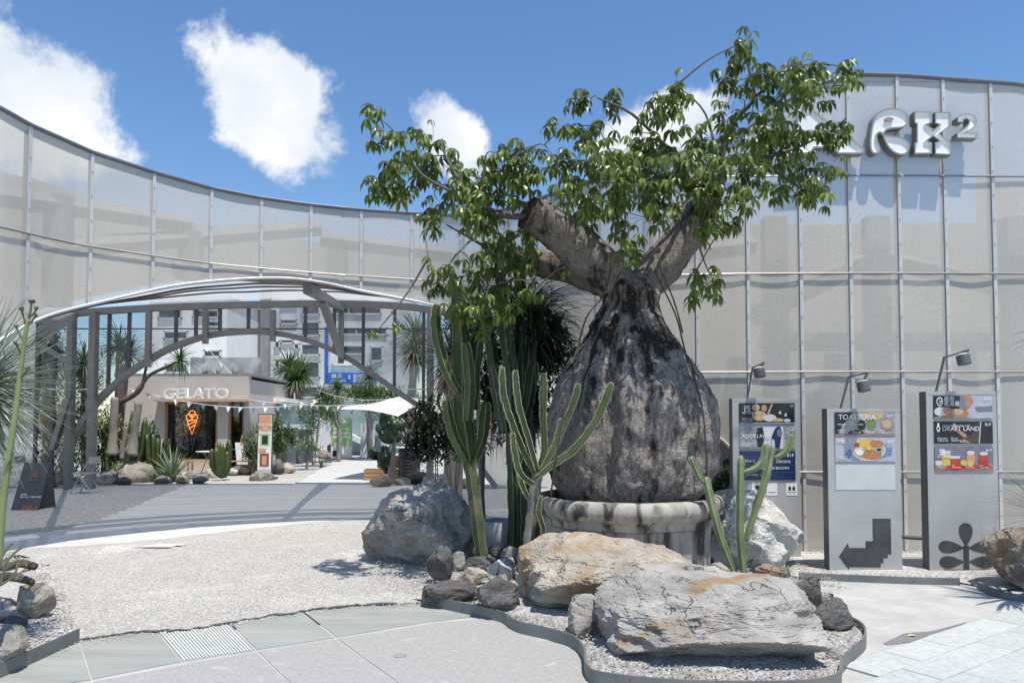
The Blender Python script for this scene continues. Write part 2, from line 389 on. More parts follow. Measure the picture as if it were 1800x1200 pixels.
# round cover plate
b = MB(); b.lathe([(.001, 0), (.045, 0), (.045, .004), (.001, .0045)], G(703, 1152, .0055), 20); b.build('cover_plate', mat('cover', (.36, .37, .36), (.45, .46, .45), 20, .4, metal=.4), pv)
# small rectangular tiles, right
tl = thing('tile_paving', None, None, (3, 5, 0)); tag(tl, kind='structure')
o0 = G(1478, 1172); ax = (G(1800, 1067) - o0).normalized(); ay = Vector((ax.y, -ax.x, 0))
for j in range(8):
    for i in range(-2, 9):
        tw, th = .52, .26; u0 = (i + (.5 if j % 2 else 0)) * tw; v0 = j * th
        c = o0 + ax * (u0 + tw / 2) + ay * (v0 + th / 2)
        if c.y < 3.2 or c.x > 5.5: continue
        dy = c - G(1480, 1172)
        if c.x < .44 * c.y + .1: continue
        b = MB(); b.box((c.x, c.y, .004 + rnd.uniform(-.0015, .0015)), (tw - .0035, th - .0035, .02), math.atan2(ax.y, ax.x)); b.build('tile', m_tile, tl)
# narrow dark patch beside the tiles
fixn(MB().prism([G(x, y, .0035) for x, y in ((1552, 1130), (1590, 1112), (1640, 1108), (1700, 1092), (1690, 1097), (1642, 1112), (1600, 1128), (1560, 1133))], (0, 0, -.002)).build('pavement_patch', mat('dark_patch', (.13, .13, .13), (.22, .22, .22), 30, .8, bump=.3), kind='structure', origin=(0, 0, 0)))
# dry leaf on it
b = MB(); p = G(1602, 1117, .006); b.add([p + Vector(v) for v in ((-.04, 0, 0), (0, .02, .012), (.05, .005, .002), (.01, -.02, .01))], [(0, 1, 3), (1, 2, 3)])
b.build('fallen_leaf', mat('dry_leaf', (.55, .38, .2), (.65, .5, .3), 9), label='single dry tan leaf lying on the dark patch beside the tiles', cat='leaf')

# metal edging strips
def edging(px, label, h=.095, t=.014, mound=None):
    P = [Vector((p.x, p.y, 0)) for p in spl([G(x, y)[:2] + (0,) if 0 else (G(x, y).x, G(x, y).y, 0) for x, y in px], 8)]
    b = MB()
    vs = []; fs = []
    for i, p in enumerate(P):
        d = (P[min(i + 1, len(P) - 1)] - P[max(i - 1, 0)]).normalized(); n = Vector((-d.y, d.x, 0)) * t / 2
        vs += [p - n, p + n, p + n + Vector((0, 0, h)), p - n + Vector((0, 0, h))]
    for i in range(len(P) - 1):
        for k in range(4): fs.append((i * 4 + k, i * 4 + (k + 1) % 4, i * 4 + 4 + (k + 1) % 4, i * 4 + 4 + k))
    fs += [(0, 1, 2, 3), tuple(len(vs) - 4 + i for i in (3, 2, 1, 0))]
    b.add(vs, fs); fixn(b.build('metal_edging', m_edge, label=label, cat='edging', group='metal bed edging')); return P
EA = edging([(742, 1061), (780, 1071), (850, 1086), (885, 1096), (910, 1112), (960, 1124), (1005, 1138), (1026, 1160), (1032, 1192), (1062, 1208), (1200, 1222), (1380, 1224), (1468, 1212), (1480, 1182), (1500, 1160), (1520, 1140), (1517, 1118), (1490, 1100), (1440, 1070), (1415, 1040)], 'wavy grey metal edging curling round the big front boulders')
edging([(1405, 1018), (1500, 1022), (1600, 1026), (1686, 1028)], 'straight low grey edging in front of the three sign pylons', .07, .03)
edging([(-60, 1215), (0, 1192), (70, 1160), (138, 1128)], 'straight grey metal edging at the bottom left bed', .1)
edging([(1722, 1033), (1750, 1048), (1800, 1056), (1860, 1050)], 'curved dark edging under the cut off rock at right', .06, .04)
def bed(pts, z0, label, m, hump=.1, seed=1):
    """gently mounded gravel fill inside an edging"""
    c = sum(pts, Vector()) / len(pts); c.z = 0; b = MB(); rings = 7; vs = []; fs = []; n = len(pts)
    for r in range(rings):
        t = r / rings
        for p in pts:
            q = p.lerp(c, t); zz = (z0 if p.z == 0 else -.03) * (1 - t) + z0 * t; vs.append((q.x, q.y, zz + hump * (1 - (1 - t) ** 2) + .012 * mn.noise(q * 3)))
    vs.append((c.x, c.y, z0 + hump))
    for r in range(rings - 1):
        for i in range(n): fs.append((r * n + i, r * n + (i + 1) % n, (r + 1) * n + (i + 1) % n, (r + 1) * n + i))
    for i in range(n): fs.append(((rings - 1) * n + i, (rings - 1) * n + (i + 1) % n, len(vs) - 1))
    b.add(vs, fs); o = fixn(b.build('gravel_bed', m, kind='structure', origin=(0, 0, 0), smooth=True)); return o
isl = [Vector((p.x, p.y, 0)) for p in EA] + [Vector((3.2, 7.0, 1)), Vector((3.2, 8.6, 1)), Vector((1.5, 9.1, 1)), Vector((-.6, 9.0, 1)), Vector((-1.5, 8.6, 1)), Vector((-1.6, 7.8, 1)), Vector((-1.1, 7.0, 1))]
bed(isl, .04, '', m_grav2, .09)
bed([G(1400, 1016), G(1690, 1026), G(1760, 1040), G(1850, 1030), Vector((8, 8.2, 0)), Vector((8, 9.3, 0)), Vector((2.6, 9.3, 0))], .02, '', m_grav, .04)
bed([G(138, 1127), G(110, 1030), G(70, 985), G(20, 975), Vector((-5.2, 8.4, 0)), Vector((-6.5, 6, 0)), Vector((-5, 4.5, 0)), G(-60, 1213)], .03, '', m_grav, .04)
# loose pebbles: real stones, uncountable
def pebbles(n, sampler, smin, smax, seed):
    r = random.Random(seed); b = MB()
    F = [(0, 2, 4), (2, 1, 4), (1, 3, 4), (3, 0, 4), (2, 0, 5), (1, 2, 5), (3, 1, 5), (0, 3, 5)]
    for _ in range(n):
        p = sampler(r)
        if p is None: continue
        s = r.uniform(smin, smax); a = r.uniform(0, 6.28); ca, sa = math.cos(a) * s, math.sin(a) * s; k = r.uniform(.5, .9); h = s * r.uniform(.4, .8)
        b.add([(p.x + ca, p.y + sa, p.z), (p.x - ca, p.y - sa, p.z), (p.x - sa * k, p.y + ca * k, p.z), (p.x + sa * k, p.y - ca * k, p.z), (p.x, p.y, p.z + h), (p.x, p.y, p.z - h)], F)
    return b
def inpoly(x, y, P):
    c = False; j = len(P) - 1
    for i in range(len(P)):
        if ((P[i][1] > y) != (P[j][1] > y)) and x < (P[j][0] - P[i][0]) * (y - P[i][1]) / (P[j][1] - P[i][1]) + P[i][0]: c = not c
        j = i
    return c
def samp(poly, z, ypow=1.0):
    xs = [p[0] for p in poly]; ys = [p[1] for p in poly]
    def f(r):
        for _ in range(20):
            x = r.uniform(min(xs), max(xs)); y = min(ys) + (max(ys) - min(ys)) * r.random() ** ypow
            if inpoly(x, y, poly): return Vector((x, y, z(x, y) if callable(z) else z))
    return f
lane_poly = front + e
pebbles(30000, samp(lane_poly, .017, 1.5), .004, .0095, 5).build('gravel', m_peb, label='loose pale gravel covering the lane', kind='stuff', origin=(0, 0, 0), cat='gravel')
cI = sum(isl, Vector()) / len(isl)
pebbles(12000, samp([(p.x, p.y) for p in isl], lambda x, y: .06 + .06 * max(0, 1 - math.hypot(x - cI.x, y - cI.y) / 1.6), 1.4), .005, .012, 6).build('gravel', mat('pebble_grey', (.20, .19, .175), (.42, .40, .37), 2, .8), label='loose gravel filling the bed round the boulders', kind='stuff', origin=(0, 0, 0), cat='gravel')
pebbles(2600, samp([tuple(G(x, y)[:2]) for x, y in ((138, 1127), (110, 1030), (20, 975), (-120, 1000), (-60, 1213))], .05), .009, .02, 8).build('gravel', m_peb, label='coarse gravel in the bottom left bed', kind='stuff', origin=(0, 0, 0), cat='gravel')
pebbles(2500, samp([tuple(G(x, y)[:2]) for x, y in ((1405, 1014), (1690, 1022), (1760, 1030), (1800, 960), (1420, 965))], .04), .008, .017, 9).build('gravel', m_peb, label='coarse gravel strip between pylons and screen wall', kind='stuff', origin=(0, 0, 0), cat='gravel')

r_ = random.Random(31)
def loose(r):
    i = r.randrange(20, len(e) - 12); return Vector((e[i][0] + r.gauss(0, .05), e[i][1] - abs(r.gauss(0, .07)), .009))
pebbles(900, loose, .004, .011, 32).build('gravel', m_peb, label='stray pebbles spilled on the slabs along the lane edge', kind='stuff', origin=(0, 0, 0), cat='gravel')
# ------------------------------------------------------------------ the curved screen wall
WD = [(-460, 5.3), (-300, 5.9), (-150, 6.5), (0, 7.1), (130, 7.75), (263, 8.28), (366, 8.68), (480, 9.02), (600, 9.35), (740, 9.68), (870, 9.72), (1000, 9.55), (1150, 9.38), (1300, 9.28), (1500, 9.25), (1800, 9.28), (2100, 9.35)]
TOPY = [(-460, -60), (-150, 120), (0, 198), (40, 220), (152, 268), (263, 303), (366, 331), (455, 348), (543, 360), (633, 369), (740, 376), (830, 380), (900, 366), (1000, 332), (1150, 288), (1317, 228), (1370, 190), (1420, 160), (1470, 142), (1525, 131), (1600, 133), (1800, 148), (2100, 190)]
OPEN1 = [(-460, 860), (-250, 760), (-120, 660), (0, 596), (50, 568), (100, 549), (190, 527), (300, 503), (400, 492), (490, 489), (560, 496), (640, 513), (740, 532), (820, 554), (900, 585), (960, 640), (1000, 730), (1030, 960)]
OPEN2 = [(1075, 960), (1080, 860), (1110, 770), (1150, 735), (1200, 735), (1257, 764), (1288, 795), (1312, 850), (1322, 975)]
WS = [(-460, 1.19), (600, 1.19), (740, 1.16), (870, 1.10), (1000, 1.04), (1150, 1.0), (2100, 1.0)]
WD = [(x, lerp_tab(WD, x) * lerp_tab(WS, x)) for x in range(-460, 2101, 10)]
def rz(px, z): return EYE + (z - EYE) * lerp_tab(WS, px)            # joints rise slightly towards the far bend
def wxy(px, off=0.0):
    Y = lerp_tab(WD, px) + off; return Vector(((px - 900) / FPX * Y * math.cos(PITCH), Y, 0))
def wz(px, py): return W(px, py, lerp_tab(WD, px)).z
def wtop(px): return wz(px, lerp_tab(TOPY, px))
def wbot(px):
    z = 0.0
    for O in (OPEN1, OPEN2):
        if O[0][0] <= px <= O[-1][0]: z = max(z, wz(px, lerp_tab(O, px)))
    return z
STR = [-460, -330, -200, -78, 40, 152, 263, 366, 455, 543, 633, 722, 810, 890, 967, 1052, 1140, 1228, 1318, 1412, 1500, 1588, 1670, 1755, 1842, 1930, 2020]
ROWS = [0, 1.0, 2.25, 3.49, 4.73, 5.95, 7.2]
wall = thing('screen_wall', 'tall curved wall of pale perforated metal panels with arched openings', 'screen wall', (1, 9.2, 0))
for a, c in zip(STR, STR[1:]):
    for z0, z1 in zip(ROWS, ROWS[1:]):
        n = 8; lo = []; hi = []
        bul = rnd.uniform(-.012, .012)
        for i in range(n + 1):
            t = i / n; px = ease(a, c, t); p = wxy(px); edge = math.sin(math.pi * t)
            b_, t_ = max((rz(px, z0) if z0 else 0) + .006, wbot(px)), min(rz(px, z1) - .006, wtop(px) - .02)
            k = -bul * edge
            lo.append((p.x, p.y + k, b_)); hi.append((p.x, p.y + k, t_))
        b = MB(); ok = False
        for i in range(n):
            if hi[i][2] - lo[i][2] > .01 and hi[i + 1][2] - lo[i + 1][2] > .01:
                b.add([lo[i], lo[i + 1], hi[i + 1], hi[i]], [(0, 1, 2, 3)]); ok = True
            elif max(hi[i][2] - lo[i][2], hi[i + 1][2] - lo[i + 1][2]) > .01:
                q = [lo[i], lo[i + 1], hi[i + 1], hi[i]]
                q = [lo[i], lo[i + 1], hi[i + 1]] if hi[i + 1][2] > lo[i + 1][2] else [lo[i], lo[i + 1], hi[i]]
                b.add(q, [(0, 1, 2)]); ok = True
        if ok: b.build('panel', m_mesh, wall)
for px in STR:
    p = wxy(px); z0, z1 = wbot(px), wtop(px)
    d = (wxy(px + 5) - wxy(px - 5)).normalized(); n = Vector((d.y, -d.x, 0))
    b = MB(); b.beam(p + n * .012 + Vector((0, 0, z0)), p + n * .012 + Vector((0, 0, z1)), .042, .012, up=n); bt = b.build('batten', m_alu, wall)
    s = MB(); z = z0 + .15
    while z < z1: s.lathe([(.008, 0), (.008, .005)], p + n * .022 + Vector((0, 0, z)), 5); z += .31
    if z0 + .15 < z1: s.build('screw', m_screw, bt, kind='stuff')
    b = MB(); q = p - n * .05; b.beam(q + Vector((0, 0, z0 + .02)), q + Vector((0, 0, z1 - .05)), .05, .05, up=n); b.build('post', m_rail, wall)
for z in ROWS[1:5]:
    run = []
    def flush():
        if len(run) > 3:
            b = MB(); b.tube(run, .0105, 6); b.build('rail', m_rail, wall)
            b = MB(); b.tube([q + Vector((0, -.003, .011)) for q in run], .0035, 4); b.build('rail_cap', m_alu, wall)
        run.clear()
    for px in range(-460, 2021, 15):
        zz = rz(px, z)
        if wbot(px) < zz - .05 and wtop(px) > zz + .05: run.append(wxy(px, -.03) + Vector((0, 0, zz)))
        else: flush()
    flush()
# top rail: dark tube with a wide flashing behind
b = MB(); run = [wxy(px, -.01) + Vector((0, 0, wtop(px))) for px in range(-460, 2021, 12)]
b.tube(run, .028, 8); b.build('top_rail', mat('top_rail', (.10, .12, .15), (.14, .16, .2), 3, .4), wall, smooth=True)
b = MB(); 
for q0, q1 in zip(run, run[1:]): b.add([q0 + Vector((0, .03, -.13)), q1 + Vector((0, .03, -.13)), q1 + Vector((0, .03, 0)), q0 + Vector((0, .03, 0))], [(0, 1, 2, 3)])
b.build('flashing', mat('flashing', (.30, .34, .40), (.36, .40, .46), 3, .4, transp=.25), wall)
# white pipe round each opening
pipe1 = [wxy(px, -.02) + Vector((0, 0, wz(px, py))) for px, py in [tuple(v) for v in spl([(a, b, 0) for a, b in OPEN1], 5)] for px, py in [(px, py)]] if 0 else [wxy(v[0], -.02) + Vector((0, 0, wz(v[0], v[1]))) for v in spl([(a, b, 0) for a, b in OPEN1], 5)]
pipe1 = [Vector((p.x, p.y, max(p.z, 0.02))) for p in pipe1]
b = MB(); b.tube(pipe1, .021, 8); b.build('opening_trim', m_alu, wall, smooth=True)
pipe2 = [wxy(v[0], -.02) + Vector((0, 0, max(.02, wz(v[0], v[1])))) for v in spl([(a, b, 0) for a, b in OPEN2], 5)]
b = MB(); b.tube(pipe2, .02, 8); b.build('opening_trim', m_alu, wall, smooth=True)

# inner building behind the screen: seen dimly through the perforations
inner = thing('hall_building', 'grey hall with beams dimly visible through the perforated screen wall', 'building', (2, 11, 0))
b = MB()
INT = [(-460, 40), (0, 305), (40, 312), (150, 345), (263, 372), (366, 400), (543, 425), (740, 452), (900, 440), (1100, 420), (1300, 396), (1724, 392), (1725, 312), (2020, 330)]
off = 1.3
cols = list(range(-460, 2021, 20)) + [1724, 1726]; cols.sort()
def ibot(px): return wbot(px) + (.32 if px < 1010 else .25) if wbot(px) > 0 else 0.0
for a, c in zip(cols, cols[1:]):
    q = []
    for px in (a, c):
        p = wxy(px, off); Y = p.y; z1 = W(px, lerp_tab(INT, px), Y).z; z0 = min(ibot(px), z1 - .02); q.append((p, z0, z1))
    (p, z0, z1), (p2, z02, z12) = q
    b.add([p + Vector((0, 0, z0)), p2 + Vector((0, 0, z02)), p2 + Vector((0, 0, z12)), p + Vector((0, 0, z1))], [(0, 1, 2, 3)])
b.build('wall', m_inner, inner)
# frames between screen and hall
for px in (95, 330, 590, 845, 1000, 1365, 1545, 1790):
    p = wxy(px, .7); z0 = wbot(px) + .2 if wbot(px) > 0 else 0; z1 = min(wtop(px) - .5, z0 + 4.4)
    if z1 > z0: b = MB(); b.beam(p + Vector((0, 0, z0)), p + Vector((0, 0, z1)), .30, .2); b.build('column', m_beam, inner)
for pa, ya, pb, yb in ((-120, 330, 330, 395), (60, 440, 560, 400), (300, 470, 700, 500), (560, 420, 980, 470), (1010, 470, 1330, 430), (1320, 560, 1560, 440), (1540, 450, 1900, 540), (1340, 600, 1900, 600)):
    P = [wxy(ease(pa, pb, t / 8), .72) for t in range(9)]; P = [Vector((p.x, p.y, W(ease(pa, pb, t / 8), ease(ya, yb, t / 8), p.y).z)) for t, p in enumerate(P)]
    b = MB(); b.tube(P, .13, 4); b.build('beam', m_beam, inner)
# near-black upright sheet painting the shaded interior seen through opening behind the trunk
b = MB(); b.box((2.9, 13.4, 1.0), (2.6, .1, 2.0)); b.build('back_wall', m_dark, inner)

# ------------------------------------------------------------------ entrance tunnel: roof cloth + steel arch frame
FY = 18.6
tun = thing('entrance_canopy', 'grey steel arch frame carrying a pale mesh canopy roof over the deck', 'canopy', (-6, 15, 0))
def F(px, py, dy=0): return W(px, py, FY + dy)
BEAM = [(60, 563), (127, 552), (166, 548), (260, 542), (360, 538), (480, 535), (600, 534), (700, 538), (757, 545), (850, 560)]
beamP = [F(a, b) for a, b in BEAM]
zb = [p.z for p in beamP]
b = MB()
b.sweep(spl([tuple(p) for p in beamP], 4), .14, .17)
b.build('main_beam', m_steel, tun)
# roof cloth from the opening pipe back to the beam
fr = [p for p, v in zip(pipe1, spl([(a, b, 0) for a, b in OPEN1], 5)) if -260 <= v[0] <= 960]
b = MB(); n = len(fr); m_ = 10; vs = []; fs = []
bx0, bx1 = beamP[0].x - 2.0, beamP[-1].x + 1.4
def beam_z(x): return lerp_tab([(p.x, p.z + .15) for p in beamP], x)
for i, p in enumerate(fr):
    t = i / (n - 1); x = ease(bx0, bx1, t); q = Vector((x, FY, beam_z(x) - max(0, abs(t - .5) - .38) * 5))
    for k in range(m_ + 1):
        s = k / m_; r = p.lerp(q, s); r.z += .10 * math.sin(math.pi * s) + .02 * mn.noise(r * 1.3)
        vs.append(r)
for i in range(n - 1):
    for k in range(m_): j = i * (m_ + 1) + k; fs.append((j, j + 1, j + m_ + 2, j + m_ + 1))
b.add(vs, fs); b.build('roof_cloth', m_fabric, tun, smooth=True)
for s in (.22, .42, .66):
    P = [vs[i * (m_ + 1) + int(s * m_)] - Vector((0, 0, .05)) for i in range(4, n - 4)]
    b = MB(); b.tube(P, .02, 6); b.build('purlin', m_dark, tun)
def rib_at(px_front, px_beam, py_beam):
    i = min(range(n), key=lambda k: abs(spl([(a, b, 0) for a, b in OPEN1], 5)[k].x - 0) if 0 else abs(fr[k].x - wxy(px_front).x))
    return fr[i]
i0 = min(range(n), key=lambda k: abs(fr[k].x - wxy(535).x))
b = MB(); b.beam(fr[i0] + Vector((0, .15, -.1)), F(600, 540, -.1), .12, .16); b.build('rafter', m_steel, tun)
mid = fr[i0].lerp(F(600, 540, -.1), .35)
b = MB(); b.beam(mid + Vector((0, 0, -.12)), F(601, 628, -.15), .13, .15); b.build('strut', m_steel, tun)
b = MB(); i1 = min(range(n), key=lambda k: abs(fr[k].x - wxy(60).x)); b.beam(fr[i1] + Vector((0, .15, -.1)), F(127, 556, -.1), .12, .18); b.build('rafter', m_steel, tun)
# arch
ARC = [(108, 812), (127, 775), (150, 736), (175, 702), (222, 659), (262, 633), (300, 612), (365, 590), (430, 583), (480, 585), (540, 598), (600, 623), (660, 661), (700, 689), (750, 724), (800, 772), (840, 815), (872, 856)]
arcP = [F(v[0], v[1]) for v in spl([(a, c, 0) for a, c in ARC], 4)]
b = MB()
b.sweep(arcP, .13, .2, (0, 1, 0))
b.build('arch_rib', m_steel, tun)
for px, y0, y1, w in ((127, 552, 800, .15), (166, 548, 856, .16), (757, 545, 858, .16)):
    b = MB(); A = F(px, y0, -.18); b.beam(Vector((A.x, A.y, 0)), A, w, .2); b.build('post', m_steel, tun)
def arc_z(x): return lerp_tab([(p.x, p.z) for p in arcP], x)
b = None
for px in (262, 362, 480, 600):
    A = F(px, 545, -.16); b = MB(); b.beam(Vector((A.x, A.y, arc_z(A.x) - .22)), A, .12, .13); b.build('hanger', m_steel, tun)
for px in (68, 97, 193, 228, 310, 345, 387, 437, 537, 588, 639, 694, 745, 797, 830):
    A = F(px, 548); z0 = max(.02, arc_z(A.x)) if A.x > arcP[0].x else .02
    b = MB(); b.beam(Vector((A.x, A.y, z0)), Vector((A.x, A.y, beam_z(A.x) - .2)), .07, .08); b.build('mullion', m_dark, tun)
cuts = [-60, 20, 68, 97, 127, 166, 193, 228, 262, 310, 345, 362, 387, 437, 480, 537, 588, 600, 639, 694, 745, 757, 797, 830, 870, 920, 975]
for a, c in zip(cuts, cuts[1:]):
    b = MB(); n_ = 4
    for i in range(n_):
        xs = [F(ease(a, c, (i + k) / n_), 548).x for k in (0, 1)]
        zz = [(max(.03, arc_z(x)) if arcP[0].x < x < arcP[-1].x else .03) for x in xs]
        b.add([(xs[0], FY + .03, zz[0]), (xs[1], FY + .03, zz[1]), (xs[1], FY + .03, beam_z(xs[1]) - .25), (xs[0], FY + .03, beam_z(xs[0]) - .25)], [(0, 1, 2, 3)])
    b.build('pane', m_glass if 60 < a < 800 else m_mesh, tun)
for py in (578, 684):
    x0, x1 = F(68, py).x, F(830, py).x; z = F(430, py).z; run = []
    for k in range(60):
        x = ease(x0, x1, k / 59)
        if z > arc_z(x) or x < arcP[0].x or x > arcP[-1].x: run.append(Vector((x, FY - .03, z)))
        else:
            if len(run) > 1: b = MB(); b.beam(run[0], run[-1], .03, .03); b.build('transom', m_alu if py > 600 else m_dark, tun)
            run = []
    if len(run) > 1: b = MB(); b.beam(run[0], run[-1], .03, .03); b.build('transom', m_alu if py > 600 else m_dark, tun)
# knee braces left
b = MB(); b.beam(F(66, 604, -.2), F(127, 640, -.2), .1, .12); b.build('brace', m_steel, tun)
b = MB(); b.beam(F(92, 790, -.3), F(124, 690, -.25), .12, .16); b.build('brace', m_steel, tun)
# ------------------------------------------------------------------ buildings beyond the tunnel
m_bwhite = mat('white_render', (.72, .71, .68), (.80, .79, .76), 1.2, .8, bump=.1)
m_bgrey = mat('grey_render', (.58, .58, .585), (.66, .66, .66), 1.2, .8, c3=(.5, .5, .5), s3=.4)
m_bdark = mat('dark_grey_render', (.20, .20, .22), (.25, .25, .27), 1.2, .8)
m_pane = mat('window_pane', (.06, .07, .08), (.12, .135, .15), .8, .12)
m_frame = mat('window_frame', (.55, .55, .55))
m_cream = mat('cream_plaster', (.50, .44, .385), (.56, .50, .44), 1.5, .85, bump=.12, bscale=30)
m_wood = mat('wood', (.32, .19, .09), (.42, .26, .13), 4, .6, stretch=(1, 1, 8))
m_teal = mat('teal_glass', (.24, .34, .34), (.32, .42, .42), 1, .15)
def building(name, label, x0, x1, ytop, Y, dep, m, wins, extra=None):
    A, B = W(x0, ytop, Y), W(x1, ytop, Y); r = thing(name, label, 'building', ((A.x + B.x) / 2, Y, 0))
    b = MB(); b.box(((A.x + B.x) / 2, Y + dep / 2, A.z / 2), (B.x - A.x, dep, A.z)); b.build('wall', m, r)
    b = MB(); b.box(((A.x + B.x) / 2, Y + dep / 2, A.z + .1), (B.x - A.x + .3, dep + .3, .2)); b.build('parapet', m, r)
    for wx0, wy0, wx1, wy1 in wins:
        p, q = W(wx0, wy1, Y), W(wx1, wy0, Y); w, h = q.x - p.x, q.z - p.z; t = .05
        f = MB()
        for cx, cz, sx, sz in ((p.x, (p.z + q.z) / 2, .08, h + .08), (q.x, (p.z + q.z) / 2, .08, h + .08), ((p.x + q.x) / 2, p.z, w + .08, .09), ((p.x + q.x) / 2, q.z, w + .08, .09)): f.box((cx, Y - .05, cz), (sx, .16, sz))
        nm = max(0, round(w / 1.2) - 1)
        for k in range(nm): f.box((p.x + w * (k + 1) / (nm + 1), Y - .04, (p.z + q.z) / 2), (.06, .1, h - .1))
        wf = f.build('window', m_frame, r)
        MB().box(((p.x + q.x) / 2, Y - .01, (p.z + q.z) / 2), (w - .02, .06, h - .02)).build('pane', m_pane, wf)
    return r
building('apartment_building', 'white apartment block with small dark windows behind the gelato shop', 262, 400, 520, 46, 10, m_bwhite,
         [(290, 583, 330, 596), (360, 616, 388, 627), (292, 640, 330, 655), (366, 565, 388, 574), (280, 545, 320, 560), (340, 545, 385, 558)])
building('apartment_building', 'tall pale grey block with open stair bays beside the blue shop sign', 472, 578, 470, 52, 12, m_bgrey,
         [(484, 600, 492, 612), (518, 604, 526, 614), (490, 600, 520, 606) if 0 else (495, 597, 516, 603), (531, 605, 562, 624), (531, 636, 562, 664), (484, 633, 492, 647), (494, 633, 522, 640), (484, 672, 492, 684), (494, 668, 520, 676), (531, 680, 562, 698), (494, 562, 522, 569), (531, 566, 562, 590), (494, 530, 522, 538), (531, 530, 562, 553)])
building('apartment_building', 'dark slate grey tower slab at the left of the pale block', 458, 473.5, 470, 51.5, 12, m_bdark, [])
building('apartment_building', 'wide grey block with ribbon windows above the blue shop sign', 581, 690, 470, 53, 14, m_bgrey,
         [(600, 576, 680, 588), (600, 608, 640, 622), (652, 610, 672, 634), (585, 642, 622, 653), (585, 540, 670, 552)])
building('apartment_building', 'small distant white block between the apartment and the dark tower', 428, 457, 600, 75, 10, m_bwhite, [(438, 613, 456, 621), (430, 624, 446, 630)])
building('apartment_building', 'distant blue grey office block left of the small white block', 398, 426, 607, 90, 10, m_bgrey, [(401, 606, 408, 622), (414, 608, 424, 622)])
# garden retaining wall behind the shop
b = MB(); A, B = W(335, 628, 34), W(455, 633, 34); b.box(((A.x + B.x) / 2, 34.2, A.z / 2), (B.x - A.x, .4, A.z)); b.build('concrete_wall', mat('old_concrete', (.36, .35, .33), (.5, .49, .47), 1.5, .9, c3=(.25, .24, .22), s3=.7), label='stained concrete garden wall rising behind the gelato shop roof', cat='wall')
# blue shop sign with its vertical board
sg = thing('shop_sign', 'wide blue shop sign with white characters on the grey block', 'sign', W(617, 676, 50))
m_blue_s = mat('sign_blue', (.01, .10, .42), (.015, .12, .46), 3, .4)
A, B = W(577, 675, 50), W(662, 655, 50)
MB().box(((A.x + B.x) / 2, 50, (A.z + B.z) / 2), (B.x - A.x, .3, B.z - A.z)).build('board', m_blue_s, sg)
A2, B2 = W(571, 675, 50), W(576.5, 575, 50)
MB().box(((A2.x + B2.x) / 2, 50, (A2.z + B2.z) / 2), (B2.x - A2.x, .4, B2.z - A2.z)).build('side_board', m_blue_s, sg)
u = 50 / 1300
text('lettering', '林子', 10 * u, W(582, 665.5, 49.8), m_white, sg, ext=.01)
text('lettering', '文理補習班', 5.6 * u, W(580, 671.5, 49.8), m_white, sg, ext=.01)
text('lettering', '專\n櫃', 4 * u, W(612, 662, 49.8), m_white, sg, ext=.01)
for k in range(4): text('lettering', '國小先修班數學班', 3.9 * u, W(621, 660.5 + k * 3.6, 49.8), m_white, sg, ext=.01)
b = MB(); A = W(577, 643, 49.6); B = W(662, 653, 49.6); b.box(((A.x + B.x) / 2, 50.3, (A.z + B.z) / 2), (B.x - A.x, .3, abs(B.z - A.z))); b.build('shop_window', m_teal, sg)

# ------------------------------------------------------------------ gelato shop
SY = 25.0
def Sg(px, py, dy=0): return W(px, py, SY + dy)
shop = thing('gelato_shop', 'cream plaster gelato shop with big window and white roof letters', 'shop', (Sg(330, 825).x, SY, 0))
xl, xr = Sg(205, 700).x, Sg(437, 700).x; zt = Sg(300, 661).z; zl = Sg(300, 706).z
wx0, wx1 = Sg(290, 700).x, Sg(383, 700).x; dx0, dx1 = Sg(402, 700).x, Sg(430, 700).x
def sbox(x0, x1, z0, z1, y0=0, y1=.25, m=m_cream, nm='wall', par=None):
    b = MB(); b.box(((x0 + x1) / 2, SY + (y0 + y1) / 2, (z0 + z1) / 2), (x1 - x0, y1 - y0, z1 - z0)); return b.build(nm, m, par or shop)
sbox(xl, xr, zl, zt); sbox(xl, wx0, 0, zl - .002, .001, .25); sbox(wx1, dx0, 0, zl - .002, .001, .25, nm='pillar'); sbox(dx1, xr, 0, zl - .002, .001, .25, nm='pillar')
sbox(wx0, wx1, 0, .35, .001, .24, nm='sill_wall')
sbox(xl, xr, 0, zt - .3, 4.5, 4.7, mat('shop_inside', (.34, .31, .27), (.4, .37, .33), 2), 'back_wall'); sbox(xl, xl + .2, 0, zt - .1, .26, 4.5); sbox(xr - .2, xr, 0, zt - .1, .26, 4.5)
sbox(xl - .1, xr + .1, zt + .002, zt + .09, .0, 4.8, m_bdark, 'roof')
sbox(Sg(278, 700).x, Sg(452, 700).x, Sg(300, 706).z - .0, Sg(300, 703).z + .02, -.35, -.004, mat('ledge_wood', (.42, .33, .25), (.5, .4, .31), 3), 'ledge')
t = .07
for x0, x1, z0, z1 in ((wx0, wx0 + t, .35, zl), (wx1 - t, wx1, .35, zl), (wx0 + t, wx1 - t, zl - t, zl), (wx0 + t, wx1 - t, .35, .35 + t)): sbox(x0, x1, z0, z1, .03, .15, m_wood, 'window_frame')
sbox(wx0 + t, wx1 - t, .42, zl - t, .08, .1, m_shopglass, 'pane')
for x0, x1 in ((dx0, dx0 + t), (dx1 - t, dx1)): sbox(x0, x1, 0, zl, .03, .15, m_wood, 'door_frame')
sbox(dx0 + t, dx1 - t, .02, zl, .08, .1, m_shopglass, 'door')
MB().box(((wx0 + wx1) / 2 + .4, SY + 2, .55), (1.6, .6, 1.1)).build('counter', m_wood, shop)
for px in (312, 321):
    p = Sg(px, 716, .9); b = MB(); b.tube([p + Vector((0, 0, .35)), p], .02, 6); b.build('pendant', m_dark, shop)
